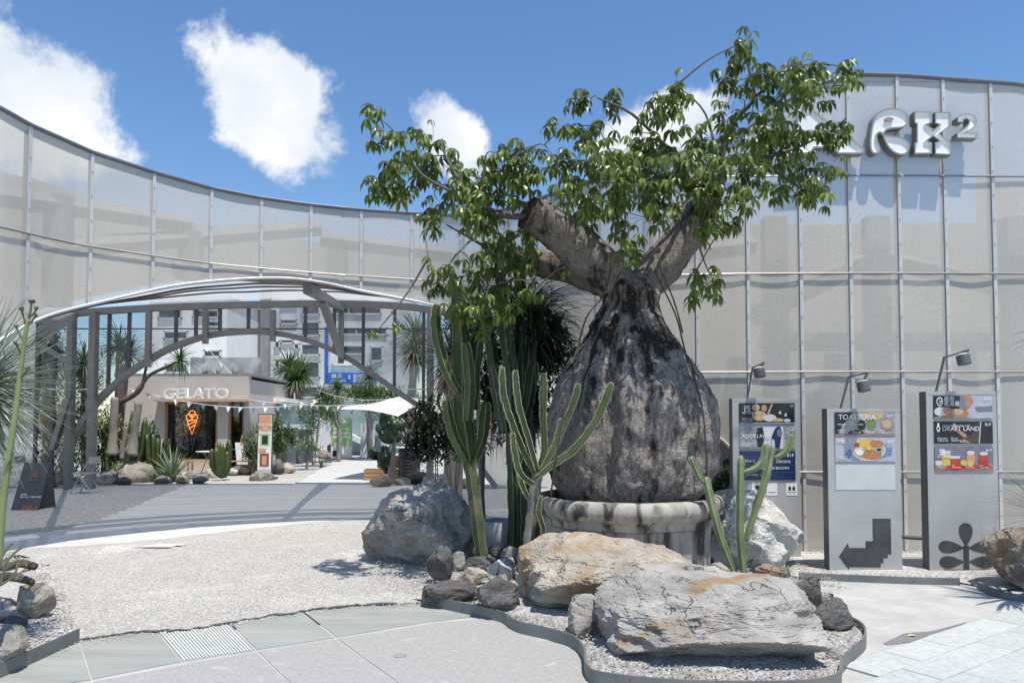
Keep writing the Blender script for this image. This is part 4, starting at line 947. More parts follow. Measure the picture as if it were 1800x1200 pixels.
CL = [(655, 192, 22, 0), (672, 246, 24, 0), (718, 245, 34, 0), (764, 250, 38, 0), (698, 300, 40, 0), (738, 300, 42, 0), (662, 335, 26, 0), (690, 332, 32, 0), (790, 300, 42, 0), (850, 302, 46, 0), (880, 272, 30, 0), (914, 272, 32, 0), (930, 303, 44, 0), (770, 352, 34, 0), (822, 346, 42, 0), (872, 342, 42, 0), (902, 332, 40, 0), (757, 388, 24, 0), (850, 392, 36, 0), (744, 280, 30, 0), (704, 345, 26, 0), (812, 315, 40, 0), (890, 310, 40, 0), (972, 275, 28, 0), (840, 360, 38, 0),
      (870, 440, 44, 1), (832, 470, 38, 1), (905, 432, 40, 1), (785, 470, 24, 1), (753, 452, 18, 2), (822, 518, 40, 1), (790, 518, 26, 1), (880, 498, 44, 1), (935, 515, 24, 1), (852, 558, 36, 1), (890, 545, 36, 1), (860, 405, 40, 1), (920, 470, 36, 1), (768, 500, 20, 1), (925, 415, 34, 1),
      (985, 226, 24, 0), (1030, 180, 34, 0), (1052, 212, 34, 0), (1086, 166, 18, 0), (1010, 235, 22, 0), (1012, 290, 36, 0), (1052, 282, 42, 0), (1092, 262, 46, 0), (1132, 252, 46, 0), (1152, 204, 40, 0), (1186, 150, 32, 0), (1192, 192, 38, 0), (1122, 312, 52, 0), (1062, 332, 48, 0), (1012, 342, 40, 0), (1082, 372, 40, 0), (1132, 382, 44, 0), (1172, 332, 52, 0), (1202, 272, 48, 0), (1232, 242, 46, 0), (1102, 428, 34, 2), (1040, 368, 36, 0), (1150, 290, 44, 0), (985, 330, 34, 0), (1085, 320, 46, 0), (1160, 365, 36, 0), (1110, 440, 26, 0),
      (1312, 72, 26, 0), (1300, 102, 34, 0), (1274, 134, 22, 0), (1332, 132, 36, 0), (1292, 170, 40, 0), (1352, 170, 36, 0), (1402, 122, 34, 0), (1440, 112, 30, 0), (1492, 126, 26, 0), (1422, 158, 32, 0), (1462, 152, 32, 0), (1382, 212, 40, 0), (1342, 222, 38, 0), (1270, 205, 34, 0), (1495, 150, 18, 0), (1360, 140, 30, 0),
      (1252, 300, 52, 0), (1302, 302, 50, 0), (1352, 292, 46, 2), (1402, 252, 42, 0), (1446, 232, 38, 0), (1480, 218, 26, 0), (1422, 302, 40, 0), (1460, 292, 32, 2), (1372, 332, 34, 0), (1424, 350, 30, 0), (1242, 352, 46, 0), (1302, 352, 34, 0), (1280, 392, 24, 0), (1330, 330, 36, 2), (1400, 280, 40, 2), (1300, 255, 40, 0), (1350, 250, 40, 0), (1225, 300, 42, 0), (1232, 395, 34, 0), (1440, 330, 26, 0), (1480, 255, 20, 0),
      (1222, 482, 14, 0), (1250, 490, 24, 0), (1226, 515, 14, 0), (1252, 520, 12, 0), (1000, 470, 12, 0), (660, 585, 10, 2), (705, 570, 12, 2)]
nodes = [(p, .08) for p in PL[20:]] + [(p, .08) for p in PR[25:]] + [(p, .06) for p in PB[12:]]
# bare skeleton branches read off the photograph
SK = [([(935, 380, 7.7), (880, 378, 7.6), (838, 350, 7.5), (806, 315, 7.5), (786, 280, 7.5), (775, 250, 7.5)], .035), ([(838, 350, 7.5), (780, 330, 7.4), (735, 300, 7.3), (700, 240, 7.3), (665, 205, 7.3)], .02),
      ([(940, 372, 7.7), (905, 350, 7.9), (860, 320, 8.1), (800, 300, 8.2)], .025), ([(880, 448, 8.7), (830, 420, 8.4), (785, 395, 8.1)], .03), ([(830, 420, 8.4), (800, 450, 8.2), (768, 500, 8.0)], .014),
      ([(1245, 330, 7.9), (1225, 290, 7.7), (1175, 260, 7.6), (1110, 200, 7.5), (1050, 172, 7.4)], .035), ([(1110, 320, 7.7), (1075, 270, 7.5), (1050, 220, 7.5)], .018), ([(1225, 290, 7.7), (1160, 310, 7.4), (1110, 320, 7.4), (1040, 320, 7.4)], .03),
      ([(1262, 290, 7.9), (1290, 215, 7.9), (1325, 170, 7.8), (1310, 100, 7.8)], .045), ([(1325, 170, 7.8), (1380, 140, 7.7), (1440, 130, 7.7), (1490, 128, 7.7)], .02), ([(1262, 290, 7.9), (1330, 280, 7.6), (1400, 260, 7.5), (1470, 225, 7.5)], .03), ([(1330, 280, 7.6), (1390, 320, 7.5), (1430, 345, 7.5)], .02),
      ([(1262, 290, 7.9), (1240, 200, 8.1), (1190, 150, 8.2)], .02), ([(1225, 420, 8.05), (1240, 465, 8.3), (1250, 485, 8.4)], .014), ([(940, 400, 7.8), (900, 420, 7.9), (870, 450, 8.0), (850, 530, 8.0)], .025)]
tw = MB()
for pts, r0 in SK:
    P = spl([tuple(W(*p)) for p in pts], 5); tw.tube(P, [r0 * (1 - .75 * i / (len(P) - 1)) for i in range(len(P))], 6); nodes += [(p, r0) for p in P[2:]]
leaves = []
m_twig = mat('twig', (.10, .085, .07), (.17, .15, .125), 8, .8)
for cx, cy, cr, kd in CL:
    base_y = {0: 7.35, 1: 8.0, 2: 7.2}[kd] + lr.uniform(-.55, .45); c = W(cx, cy, base_y); rad = cr / FPX * base_y
    near = min(nodes, key=lambda nd: (nd[0] - c).length); a = near[0]
    midp = a.lerp(c, .55) + Vector((lr.uniform(-.08, .08), lr.uniform(-.08, .08), lr.uniform(-.02, .10)))
    P = spl([tuple(a), tuple(midp), tuple(c)], 5); r0 = min(.014, .005 + .01 * (c - a).length); tw.tube(P, [r0 * (1 - .6 * i / (len(P) - 1)) for i in range(len(P))], 5); nodes += [(p, .01) for p in P[4:]]
    nl = int(3 + (cr / 10.5) ** 2 * (.82 if kd != 1 else 1.0))
    for _ in range(nl):
        d = Vector((lr.gauss(0, 1), lr.gauss(0, 1), lr.gauss(0, 1))).normalized() * rad * lr.random() ** .5 * 1.05; d.y *= 1.3
        q = c + d; s0 = c + d * .25; tw.tube([s0, s0.lerp(q, .5) + Vector((0, 0, .02)), q], .0022, 3, cap=False)
        yaw = math.atan2(d.y, d.x) + lr.uniform(-.7, .7); sc_ = lr.uniform(.58, 1.18) * (.7 if kd == 2 else 1)
        M = Matrix.Translation(q) @ Matrix.Rotation(yaw, 4, 'Z') @ Matrix.Rotation(lr.uniform(-.1, .5), 4, 'Y') @ Matrix.Rotation(lr.uniform(-.35, .35), 4, 'X') @ Matrix.Scale(sc_, 4)
        leaves.append((M, lr.randrange(10), 1 if kd == 2 and lr.random() < .65 else (1 if lr.random() < .03 else 0), q))
tw.build('twig', m_twig, tree, kind='stuff', smooth=True)
leaves.sort(key=lambda l: l[3].y)
lmesh = {}
for M, k, yl, q in leaves[:300]:
    if (k, yl) not in lmesh:
        me = bpy.data.meshes.new('leaf'); me.from_pydata(LV[k][0], [], LV[k][1]); me.materials.append(m_leafy if yl else m_leaf); me.update(); lmesh[(k, yl)] = me
    o = bpy.data.objects.new('leaf', lmesh[(k, yl)]); COL.objects.link(o); o.parent = tree; o.matrix_local = Matrix.Translation(-ROOT[tree]) @ M
cb = MB()
for M, k, yl, q in leaves[300:]: cb.add([M @ Vector(v) for v in LV[k][0]], LV[k][1], yl)
cb.build('crown', [m_leaf, m_leafy], tree, kind='stuff')
# ropes round the fork
m_rope = mat('rope', (.05, .045, .04))
for pts in ([(1075, 470, 7.65), (1060, 520, 7.6), (1030, 560, 7.5), (1010, 640, 7.15), (985, 760, 7.0), (968, 870, 7.05)], [(1150, 475, 7.66), (1170, 515, 7.7), (1190, 560, 7.7), (1205, 620, 7.5), (1235, 720, 7.3), (1244, 865, 7.3)], [(1090, 480, 7.68), (1062, 535, 7.62), (1035, 575, 7.5)], [(1160, 470, 7.68), (1185, 530, 7.7), (1200, 585, 7.65)]):
    b = MB(); b.tube(spl([tuple(W(*p)) for p in pts], 5), .009, 5); b.build('rope', m_rope, tree)
# stone pot
m_pot = mat('pot_stone', (.29, .27, .235), (.42, .395, .35), 9, .85, bump=.5, bscale=30, bdist=.01, stretch=(1, 1, .3), c3=(.055, .05, .045), s3=7, t3=(.47, .62))
pot = thing('stone_planter', 'large weathered round stone planter holding the bottle tree', 'planter', (1.22, 7.95, 0))
oct_ = lambda a, z: 1 + .018 * math.cos(8 * a)
b = MB(); b.lathe([tuple(v)[:2] for v in spl([(.86, 0, 0), (.87, .25, 0), (.88, .5, 0), (.885, .56, 0)], 3)], (1.22, 7.95, 0), 72, fn=oct_); b.build('bowl', m_pot, pot, smooth=True)
b = MB(); b.lathe([tuple(v)[:2] for v in spl([(.88, .563, 0), (.905, .57, 0), (.91, .60, 0), (.925, .64, 0), (.965, .67, 0), (1.0, .72, 0), (1.005, .775, 0), (.985, .83, 0), (.95, .85, 0), (.90, .848, 0), (.88, .80, 0), (.87, .70, 0)], 3)], (1.22, 7.95, 0), 72, fn=oct_); o = b.build('rim', m_pot, pot, smooth=True)
b = MB(); b.lathe([(.001, .74), (.885, .72)], (1.22, 7.95, 0), 40); b.build('soil', m_soil, pot)
# ------------------------------------------------------------------ rocks
def rockmat(name, a, b_, ochre, vein, t3=(.52, .66), bump=1.0):
    m = bpy.data.materials.new(name); m.use_nodes = True; N = m.node_tree.nodes; L = m.node_tree.links; p = N['Principled BSDF']; p.inputs['Roughness'].default_value = .85; p.inputs['Specular IOR Level'].default_value = .3
    tc = N.new('ShaderNodeTexCoord'); oi = N.new('ShaderNodeObjectInfo')
    ad = N.new('ShaderNodeVectorMath'); ad.operation = 'ADD'; sc_ = N.new('ShaderNodeMath'); sc_.operation = 'MULTIPLY'; sc_.inputs[1].default_value = 40; L.new(oi.outputs['Random'], sc_.inputs[0]); cx = N.new('ShaderNodeCombineXYZ'); L.new(sc_.outputs[0], cx.inputs[0]); L.new(tc.outputs['Object'], ad.inputs[0]); L.new(cx.outputs[0], ad.inputs[1]); V = ad.outputs[0]
    def noi(s, st=(1, 1, 1), d=9, ro=.65, dist=0):
        mp = N.new('ShaderNodeMapping'); mp.inputs['Scale'].default_value = st; mp.inputs['Rotation'].default_value = (.5, .3, 0); L.new(V, mp.inputs[0]); n = N.new('ShaderNodeTexNoise'); n.inputs['Scale'].default_value = s; n.inputs['Detail'].default_value = d; n.inputs['Roughness'].default_value = ro; n.inputs['Distortion'].default_value = dist; L.new(mp.outputs[0], n.inputs['Vector']); return n.outputs['Fac']
    def ramp(f, x, y):
        r = N.new('ShaderNodeMapRange'); r.inputs[1].default_value = x; r.inputs[2].default_value = y; L.new(f, r.inputs[0]); return r.outputs[0]
    def mix(f, x, y):
        q = N.new('ShaderNodeMix'); q.data_type = 'RGBA'; L.new(f, q.inputs[0])
        for i, c in ((6, x), (7, y)):
            if isinstance(c, tuple): q.inputs[i].default_value = rgb(c)
            else: L.new(c, q.inputs[i])
        return q.outputs[2]
    big = noi(3, (1, 1, 1.6), dist=.4); strat = noi(4, (.6, .6, 5), 9); fine = noi(45, d=4)
    col = mix(ramp(big, .38, .62), a, b_); col = mix(ramp(noi(2.2, dist=.8), *t3), col, ochre); col = mix(ramp(strat, .64, .76), col, vein); col = mix(ramp(fine, .62, .8), col, tuple(x * .55 for x in a))
    vo = N.new('ShaderNodeTexVoronoi'); vo.feature = 'DISTANCE_TO_EDGE'; vo.inputs['Scale'].default_value = 1.5
    wn = N.new('ShaderNodeTexNoise'); wn.inputs['Scale'].default_value = 3; wn.inputs['Detail'].default_value = 6; L.new(V, wn.inputs['Vector']); ws = N.new('ShaderNodeVectorMath'); ws.operation = 'SCALE'; ws.inputs[3].default_value = .9; L.new(wn.outputs['Color'], ws.inputs[0]); wa = N.new('ShaderNodeVectorMath'); wa.operation = 'ADD'; L.new(V, wa.inputs[0]); L.new(ws.outputs[0], wa.inputs[1]); L.new(wa.outputs[0], vo.inputs['Vector'])
    ck0 = ramp(vo.outputs['Distance'], .0, .012); ckm = ramp(noi(2.6), .44, .5); ckx = N.new('ShaderNodeMath'); ckx.operation = 'MAXIMUM'; L.new(ck0, ckx.inputs[0]); L.new(ckm, ckx.inputs[1]); ck = ckx.outputs[0]; col = mix(ck, tuple(x * .62 for x in a), col)
    L.new(col, p.inputs['Base Color'])
    h = N.new('ShaderNodeMath'); h.operation = 'MULTIPLY_ADD'; h.inputs[1].default_value = .35; L.new(strat, h.inputs[0]); L.new(noi(9, (1, 1, 2), 10, .7), h.inputs[2])
    h2 = N.new('ShaderNodeMath'); h2.operation = 'MULTIPLY_ADD'; h2.inputs[1].default_value = .25; L.new(fine, h2.inputs[0]); L.new(h.outputs[0], h2.inputs[2])
    h3 = N.new('ShaderNodeMath'); h3.operation = 'MULTIPLY_ADD'; h3.inputs[1].default_value = .8; L.new(ck, h3.inputs[0]); L.new(h2.outputs[0], h3.inputs[2]); h2 = h3
    b = N.new('ShaderNodeBump'); b.inputs['Strength'].default_value = bump; b.inputs['Distance'].default_value = .04; L.new(h2.outputs[0], b.inputs['Height']); L.new(b.outputs[0], p.inputs['Normal']); return m
m_rg = rockmat('rock_grey', (.24, .226, .205), (.40, .38, .35), (.37, .26, .155), (.50, .48, .445), (.56, .66))
m_ro = rockmat('rock_ochre', (.32, .28, .23), (.49, .45, .385), (.36, .24, .135), (.58, .56, .51), (.52, .66))
m_rl = rockmat('rock_light', (.28, .268, .25), (.46, .445, .415), (.32, .22, .13), (.52, .50, .465), (.56, .66))
m_rd = rockmat('rock_dark', (.075, .072, .07), (.17, .165, .16), (.16, .12, .09), (.24, .24, .24), (.56, .68))
m_rp = rockmat('rock_pale', (.45, .44, .41), (.62, .61, .57), (.45, .36, .24), (.66, .65, .62), (.6, .7))
m_rb = rockmat('rock_brown', (.19, .165, .14), (.33, .295, .25), (.26, .18, .12), (.44, .40, .35), (.5, .62))
def rock(label, x0, y0, x1, y1, seed, m, sub=4, depth=.8, cuts=None, zb=0.0, rough=1.0, group=None, name='rock', top=None, cat='rock'):
    """x0..y1: extent in the photo, bottom y1 on the ground"""
    r = random.Random(seed); A = G((x0 + x1) / 2, y1, zb); w = (x1 - x0) / FPX * A.y; dp = w * depth; Yc = A.y + dp * .42
    zt = W((x0 + x1) / 2, y0, A.y + dp * (top if top is not None else .45)).z; h = max(.05, zt - zb); X = W((x0 + x1) / 2, y1, A.y + dp * .3).x
    custom = cuts is not None
    if cuts is None:
        cuts = []
        for _ in range(13):
            d = Vector((r.gauss(0, 1), r.gauss(0, 1), r.gauss(0, .8))).normalized(); cuts.append((d, r.uniform(.66, .98)))
    else:
        cuts = [(Vector(d).normalized(), q) for d, q in cuts]
        for _ in range(16):
            d = Vector((r.gauss(0, 1), -abs(r.gauss(0, .9)), r.gauss(.3, .7))).normalized(); cuts.append((d, r.uniform(.84, .96)))
    cuts = cuts + ([(Vector((0, 0, 1)), .97), (Vector((0, 0, -1)), .8), (Vector((1, 0, 0)), .98), (Vector((-1, 0, 0)), .98), (Vector((0, -1, 0)), .97), (Vector((0, 1, 0)), .97)] if custom else [])
    bm = bmesh.new(); bmesh.ops.create_icosphere(bm, subdivisions=sub, radius=1); so_ = Vector((seed * 3.1, seed * 1.7, 0)); P = 70 if custom else 26
    for v in bm.verts:
        d = v.co.normalized(); s = sum(max(0, n.dot(d) / q) ** P for n, q in cuts); rr = min(1.25, s ** (-1 / P)) if s > 1e-9 else 1.25; v.co = d * rr
    lo = [min(v.co[i] for v in bm.verts) for i in range(3)]; hi = [max(v.co[i] for v in bm.verts) for i in range(3)]
    for v in bm.verts:
        d = v.co.normalized()
        k = .05 * mn.fractal(v.co * 1.6 + so_, 1, 2, 5) + .05 * (1 - abs(mn.noise(v.co * 2.7 + so_)) * 2.6) - .02
        if sub >= 5:
            q_ = mn.noise(Vector((v.co.x * 3.0 + v.co.z * 2, v.co.y * 3.0, v.co.z * 6.5)) + so_) * 5; k += .012 * (q_ - math.floor(q_)) + .012 * mn.fractal(Vector((v.co.x * 5, v.co.y * 5, v.co.z * 9)) + so_, .9, 2, 5)
        if sub >= 6: k += .010 * mn.fractal(v.co * 16 + so_, .8, 2, 4)
        v.co = v.co + d * k * rough
        c = [(v.co[i] - lo[i]) / (hi[i] - lo[i]) for i in range(3)]
        v.co = Vector((X + (c[0] - .5) * w, Yc + (c[1] - .5) * dp, zb - .04 + c[2] * (h + .04)))
    o0 = Vector((X, Yc, zb)); bmesh.ops.translate(bm, verts=bm.verts, vec=-o0)
    me = bpy.data.meshes.new(name); bm.to_mesh(me); bm.free(); me.materials.append(m); me.polygons.foreach_set('use_smooth', [True] * len(me.polygons))
    if sub >= 3:
        try: me.set_sharp_from_angle(angle=R(26))
        except Exception: pass
    o = bpy.data.objects.new(name, me); COL.objects.link(o); o.location = o0; return tag(o, label, cat, group)
# the five big boulders
rock('huge pale grey slab boulder with rusty right edge in front', 1050, 998, 1468, 1182, 11, m_rl, 7, .72, [((-.12, -.80, .58), .66), ((.06, -.12, 1), .84), ((-.55, -.35, .75), .90), ((1, -.25, .30), .84), ((.5, .6, .5), .95), ((.30, -.72, .62), .70), ((0, -.75, -.66), .64), ((-.92, -.3, .15), .90), ((.7, -.55, .45), .86), ((.15, -.5, .85), .80), ((-.35, -.7, .3), .84)], .04, 1.15, name='boulder', top=.62, cat='boulder')
rock('large cream and ochre boulder behind the front slab', 903, 938, 1245, 1098, 12, m_ro, 7, .85, [((-.15, -.45, .88), .74), ((.7, -.1, .75), .74), ((-.75, -.2, .6), .84), ((-.2, -.85, -.5), .66), ((.75, -.6, -.1), .86), ((.2, .4, .9), .85)], .04, 1.1, name='boulder', top=.55, cat='boulder')
rock('big shaded boulder with brown broken face beside the deck', 632, 848, 848, 1000, 13, m_rl, 7, .95, [((-.1, -.3, 1), .80), ((-.85, -.35, .4), .80), ((-.45, -.75, -.48), .62), ((.6, -.75, .25), .82), ((.8, .1, .6), .84), ((-.5, .4, .8), .9)], .02, 1.25, name='boulder', top=.5, cat='boulder')
rock('rough cream boulder behind the thin pale cactus', 1232, 862, 1412, 1004, 14, m_rp, 6, .8, [((.65, -.2, .7), .70), ((-.8, -.2, .6), .78), ((-.2, -.9, .3), .8), ((.3, -.9, .1), .84), ((.1, .1, 1), .92)], .02, 1.6, name='boulder', top=.5, cat='boulder')
rock('brown grey rock cut off at the right edge', 1742, 928, 1870, 1040, 15, m_rb, 6, .8, None, .02, 1.2, name='boulder', top=.4, cat='boulder')
# rocks round the island
for a in (('upright pointed dark grey rock left of the tall cactus foot', 748, 960, 796, 1024, 21, m_rd, 5, .9), ('long flat dark rock lying behind the wavy edging', 742, 1020, 846, 1062, 22, m_rd, 5, .5), ('dark slate rock between long flat rock and ochre boulder', 834, 1016, 914, 1080, 23, m_rd, 5, .8),
          ('round grey rock tucked between the two front boulders', 998, 1044, 1072, 1126, 24, m_rg, 5, .8), ('dark brown rock at the right end of the front slab', 1425, 1046, 1504, 1112, 25, m_rd, 5, .8), ('small yellowish rock at the foot of the tall cactus', 803, 995, 858, 1032, 26, m_ro, 5, .7),
          ('smooth white rock right of the tall cactus foot', 856, 980, 908, 1022, 27, m_rp, 5, .8), ('dark square rock holding the tall cactus foot', 812, 975, 884, 1008, 28, m_rd, 5, .8), ('black rounded rock between the cactus stems', 855, 948, 892, 984, 29, m_rd, 4, .8), ('pale grey rock leaning on the woody cactus base', 880, 958, 918, 1000, 30, m_rg, 4, .8),
          ('small brown rock near the second dark column', 840, 940, 872, 975, 31, m_rb, 4, .8), ('small pinkish rock behind the tall cactus', 850, 925, 880, 956, 32, m_rb, 4, .8), ('low blue grey rock touching the shaded boulder', 790, 968, 830, 1000, 33, m_rg, 4, .8), ('small grey rock at the right foot of the planter', 1200, 948, 1232, 974, 34, m_rg, 4, .8),
          ('flat tan stone below the thin pale cactus', 1250, 988, 1284, 1010, 35, m_ro, 4, .7), ('flat brown rock behind the front slab', 1325, 990, 1392, 1020, 36, m_rb, 4, .6), ('dark wedge rock behind the right end of the slab', 1398, 1012, 1450, 1075, 37, m_rd, 5, .8), ('low grey stone between ochre boulder and slab', 1180, 1005, 1330, 1040, 38, m_rg, 5, .5),
          ('tiny grey stone at the right toe of the slab', 1452, 1138, 1480, 1158, 39, m_rg, 3, .8)):
    rock(*a, zb=.05)
# bottom-left rocks
for a in (('grey rock with yellow lichen at the left edge', 24, 1022, 90, 1092, 41, m_ro, 6, .8), ('pale cracked rock cut off at the left edge', -60, 1044, 32, 1102, 42, m_rp, 5, .8), ('large grey green rock at the bottom left corner', -70, 1098, 38, 1182, 43, m_rg, 6, .9), ('small dark slate stone below the lichen rock', 2, 1080, 50, 1106, 44, m_rd, 4, .8), ('flat grey stone on the gravel beside the corner rock', 30, 1138, 58, 1156, 45, m_rg, 3, .8)): rock(*a, zb=.04)
for i, (pts, r0) in enumerate(((((-30, 985, 6.2), (10, 995, 6.1), (38, 990, 6.0), (62, 998, 6.0)), .045), (((-30, 1025, 5.9), (20, 1012, 5.9), (60, 1024, 5.9)), .05))):
    P = spl([tuple(W(*p)) for p in pts], 6); b = MB(); b.tube(P, [r0 * (1 - .5 * k / len(P)) for k in range(len(P))], 10)
    for k, v in enumerate(b.v): v = Vector(v); b.v[k] = tuple(v + Vector((1, 1, 1)) * .015 * mn.noise(v * 9))
    b.build('driftwood', bark('drift_bark', (.05, .04, .035), (.3, .26, .22), (.16, .13, .11)), label=('dark upper piece of driftwood at the left edge', 'grey lower piece of driftwood above the lichen rock')[i], cat='driftwood', smooth=True)
# rows of garden stones beyond the deck
def rowstones(label, lst, seed, group):
    lst = sorted(lst); ords = 'first second third fourth fifth sixth seventh eighth ninth tenth eleventh twelfth thirteenth fourteenth'.split()
    for i, (x0, y0, x1, y1) in enumerate(lst): rock(ords[i] + ' from the left, ' + label, x0, y0, x1, y1, seed + i, (m_rb, m_ro, m_rg, m_rp, m_rd)[(i * 7 + seed) % 5], 3, .8, None, 0, 1, group)
rowstones('small garden stone edging the bed in front of the gelato shop', [(228, 826, 262, 848), (255, 826, 275, 842), (268, 835, 300, 850), (285, 828, 312, 846), (305, 834, 330, 850), (325, 826, 345, 842), (335, 834, 368, 850), (360, 822, 386, 840), (386, 822, 418, 836), (405, 815, 448, 835), (438, 826, 478, 845), (470, 806, 500, 834), (490, 812, 520, 832), (300, 820, 320, 834)], 60, 'stones edging the shop bed')
rowstones('small garden stone beside the left canopy post', [(94, 812, 124, 842), (118, 828, 150, 850), (60, 838, 95, 858), (140, 820, 168, 842), (168, 834, 200, 852), (30, 830, 62, 852), (200, 838, 230, 852), (0, 838, 26, 856)], 80, 'stones by the left post')
rowstones('pale garden stone in the rockery left of the path', [(518, 780, 560, 804), (544, 792, 562, 804), (556, 790, 584, 806), (574, 780, 592, 800), (500, 790, 524, 804), (530, 775, 548, 786), (480, 790, 504, 802), (560, 776, 584, 790)], 95, 'rockery stones by the path')
rowstones('low garden stone below the right canopy post', [(650, 834, 690, 858), (690, 838, 722, 855), (716, 832, 742, 852), (740, 836, 768, 854), (770, 832, 815, 856), (808, 840, 832, 858), (825, 836, 850, 856)], 110, 'stones by the right post')

# ------------------------------------------------------------------ cacti
m_cac = mat('cactus_green', (.040, .058, .016), (.075, .10, .028), 5, .45, spec=.5, c3=(.11, .12, .06), s3=2, t3=(.6, .75))
m_cacd = mat('cactus_dark', (.020, .040, .018), (.04, .068, .03), 5, .45, c3=(.10, .12, .07), s3=2, t3=(.62, .75))
m_cacl = mat('cactus_pale', (.13, .175, .07), (.20, .25, .11), 6, .5, c3=(.30, .36, .2), s3=3, t3=(.58, .72))
m_edgec = mat('rib_edge', (.26, .27, .17), (.36, .36, .24), 20, .8)
m_woody = mat('woody_stem', (.17, .15, .13), (.30, .28, .25), 6, .9, bump=.6, stretch=(1, 1, .3))
m_cork = mat('corky_stem', (.06, .075, .03), (.10, .12, .05), 4, .7, bump=.4, c3=(.20, .17, .12), s3=3.5, t3=(.48, .62))
m_spine = mat('spine', (.12, .10, .08))
KR = .78
def stem(root, pts, rads, m, ribs=4, name='stem', tip=True, wav=.05, depth=.45, wood=0, edge=.0028):
    rads = [q * KR for q in rads]; P = spl([tuple(p) for p in pts], 7); n = len(P); per = 4; N_ = ribs * per; b = MB(); vs = []; fs = []; ms = []; ux = None
    for i, p in enumerate(P):
        t = i / (n - 1); r = lerp_tab([(k / (len(rads) - 1), q) for k, q in enumerate(rads)], t)
        if tip and t > .9: r *= max(.35, math.sqrt(max(0, 1 - ((t - .9) / .11) ** 2)))
        r *= 1 + wav * math.sin(i * 2.4)
        d = (P[min(i + 1, n - 1)] - P[max(i - 1, 0)]).normalized()
        if ux is None: ux = d.cross(Vector((.3, 1, 0))).normalized()
        ux = (ux - d * ux.dot(d)).normalized(); uy = d.cross(ux)
        for j in range(N_):
            a = 2 * math.pi * j / N_; ph = j % per; k = (1, 1 - depth * .72, 1 - depth, 1 - depth * .72)[ph]
            if ph == 0: k *= 1 + .06 * math.sin(i * 5.1 + j)
            vs.append(p + ux * math.cos(a + .4) * r * k + uy * math.sin(a + .4) * r * k)
    # thin pale edge on every rib: split the ridge vertex
    b.add(vs, [(i * N_ + j, i * N_ + (j + 1) % N_, (i + 1) * N_ + (j + 1) % N_, (i + 1) * N_ + j) for i in range(n - 1) for j in range(N_)] + [tuple((n - 1) * N_ + j for j in range(N_)), tuple(range(N_ - 1, -1, -1))])
    o = b.build(name, m, root, smooth=True)
    e = MB()
    for q in range(ribs):
        line = [vs[i * N_ + q * per] for i in range(n)]; e.tube(line, [edge] * n, 3, cap=False)
        rr = random.Random(q + n)
        for i in range(0, n - 1):
            for kk in range(3):
                l = Vector(line[i]).lerp(Vector(line[i + 1]), kk / 3); out = (l - P[i]).normalized(); s = .018
                e.add([l + out * .0, l + Vector((0, 0, .006)), l + out * s + Vector((0, 0, rr.uniform(-.01, .01)))], [(0, 1, 2)])
    e.build('rib_edge', m_edgec, o, kind='stuff'); return o
def Wl(l, Y, dys=0): return [W(p[0], p[1], Y + (p[2] if len(p) > 2 else 0)) for p in l]
# tall cactus with raised arms
c1 = thing('tall_cactus', 'tall ribbed green cactus with raised arms beside the shaded boulder', 'cactus', W(848, 985, 7.9))
Y1 = 7.9
stem(c1, Wl([(850, 1005), (846, 960), (836, 880), (826, 805)], Y1), [.085, .085, .09, .10], m_cork, 5, 'trunk', False)
stem(c1, Wl([(826, 812), (814, 720), (812, 620), (806, 540), (802, 496)], Y1), [.11, .125, .12, .10, .08], m_cac, 4)
stem(c1, Wl([(822, 812), (800, 772), (789, 735), (783, 702)], Y1 - .05), [.05, .065, .065, .05], m_cac, 4, 'arm')
stem(c1, Wl([(806, 690), (784, 650), (770, 600), (766, 560), (768, 535)], Y1 - .08), [.05, .065, .07, .065, .05], m_cac, 4, 'arm')
stem(c1, Wl([(832, 812), (848, 770), (852, 735), (854, 706)], Y1), [.05, .07, .075, .06], m_cac, 4, 'arm')
stem(c1, Wl([(830, 720), (832, 660), (840, 600), (846, 560)], Y1 + .08), [.07, .09, .09, .06], m_cacd, 4, 'arm')
stem(c1, Wl([(822, 740), (826, 680), (822, 630), (818, 602)], Y1 - .12), [.06, .07, .065, .045], m_cac, 4, 'arm')
# dark columns
c2 = thing('column_cactus', 'two very tall dark cactus columns rising into the leaves', 'cactus', W(905, 950, 8.4))
stem(c2, Wl([(903, 985), (905, 900), (902, 800), (898, 660), (885, 540), (880, 480), (876, 432)], 8.4), [.10, .10, .095, .105, .10, .085, .06], m_cacd, 5, 'trunk')
stem(c2, Wl([(930, 870), (922, 760), (917, 640), (916, 540), (914, 470)], 8.55), [.09, .10, .10, .1, .07], m_cacd, 4, 'stem')
stem(c2, Wl([(884, 760), (872, 680), (862, 600), (856, 540)], 8.5), [.06, .08, .08, .06], m_cacd, 4, 'arm')
stem(c2, Wl([(905, 780), (925, 720), (935, 660), (938, 635)], 8.45), [.06, .08, .085, .06], m_cacd, 4, 'arm')
stem(c2, Wl([(890, 760), (880, 690), (868, 640)], 8.25), [.05, .065, .05], m_cacd, 4, 'arm')
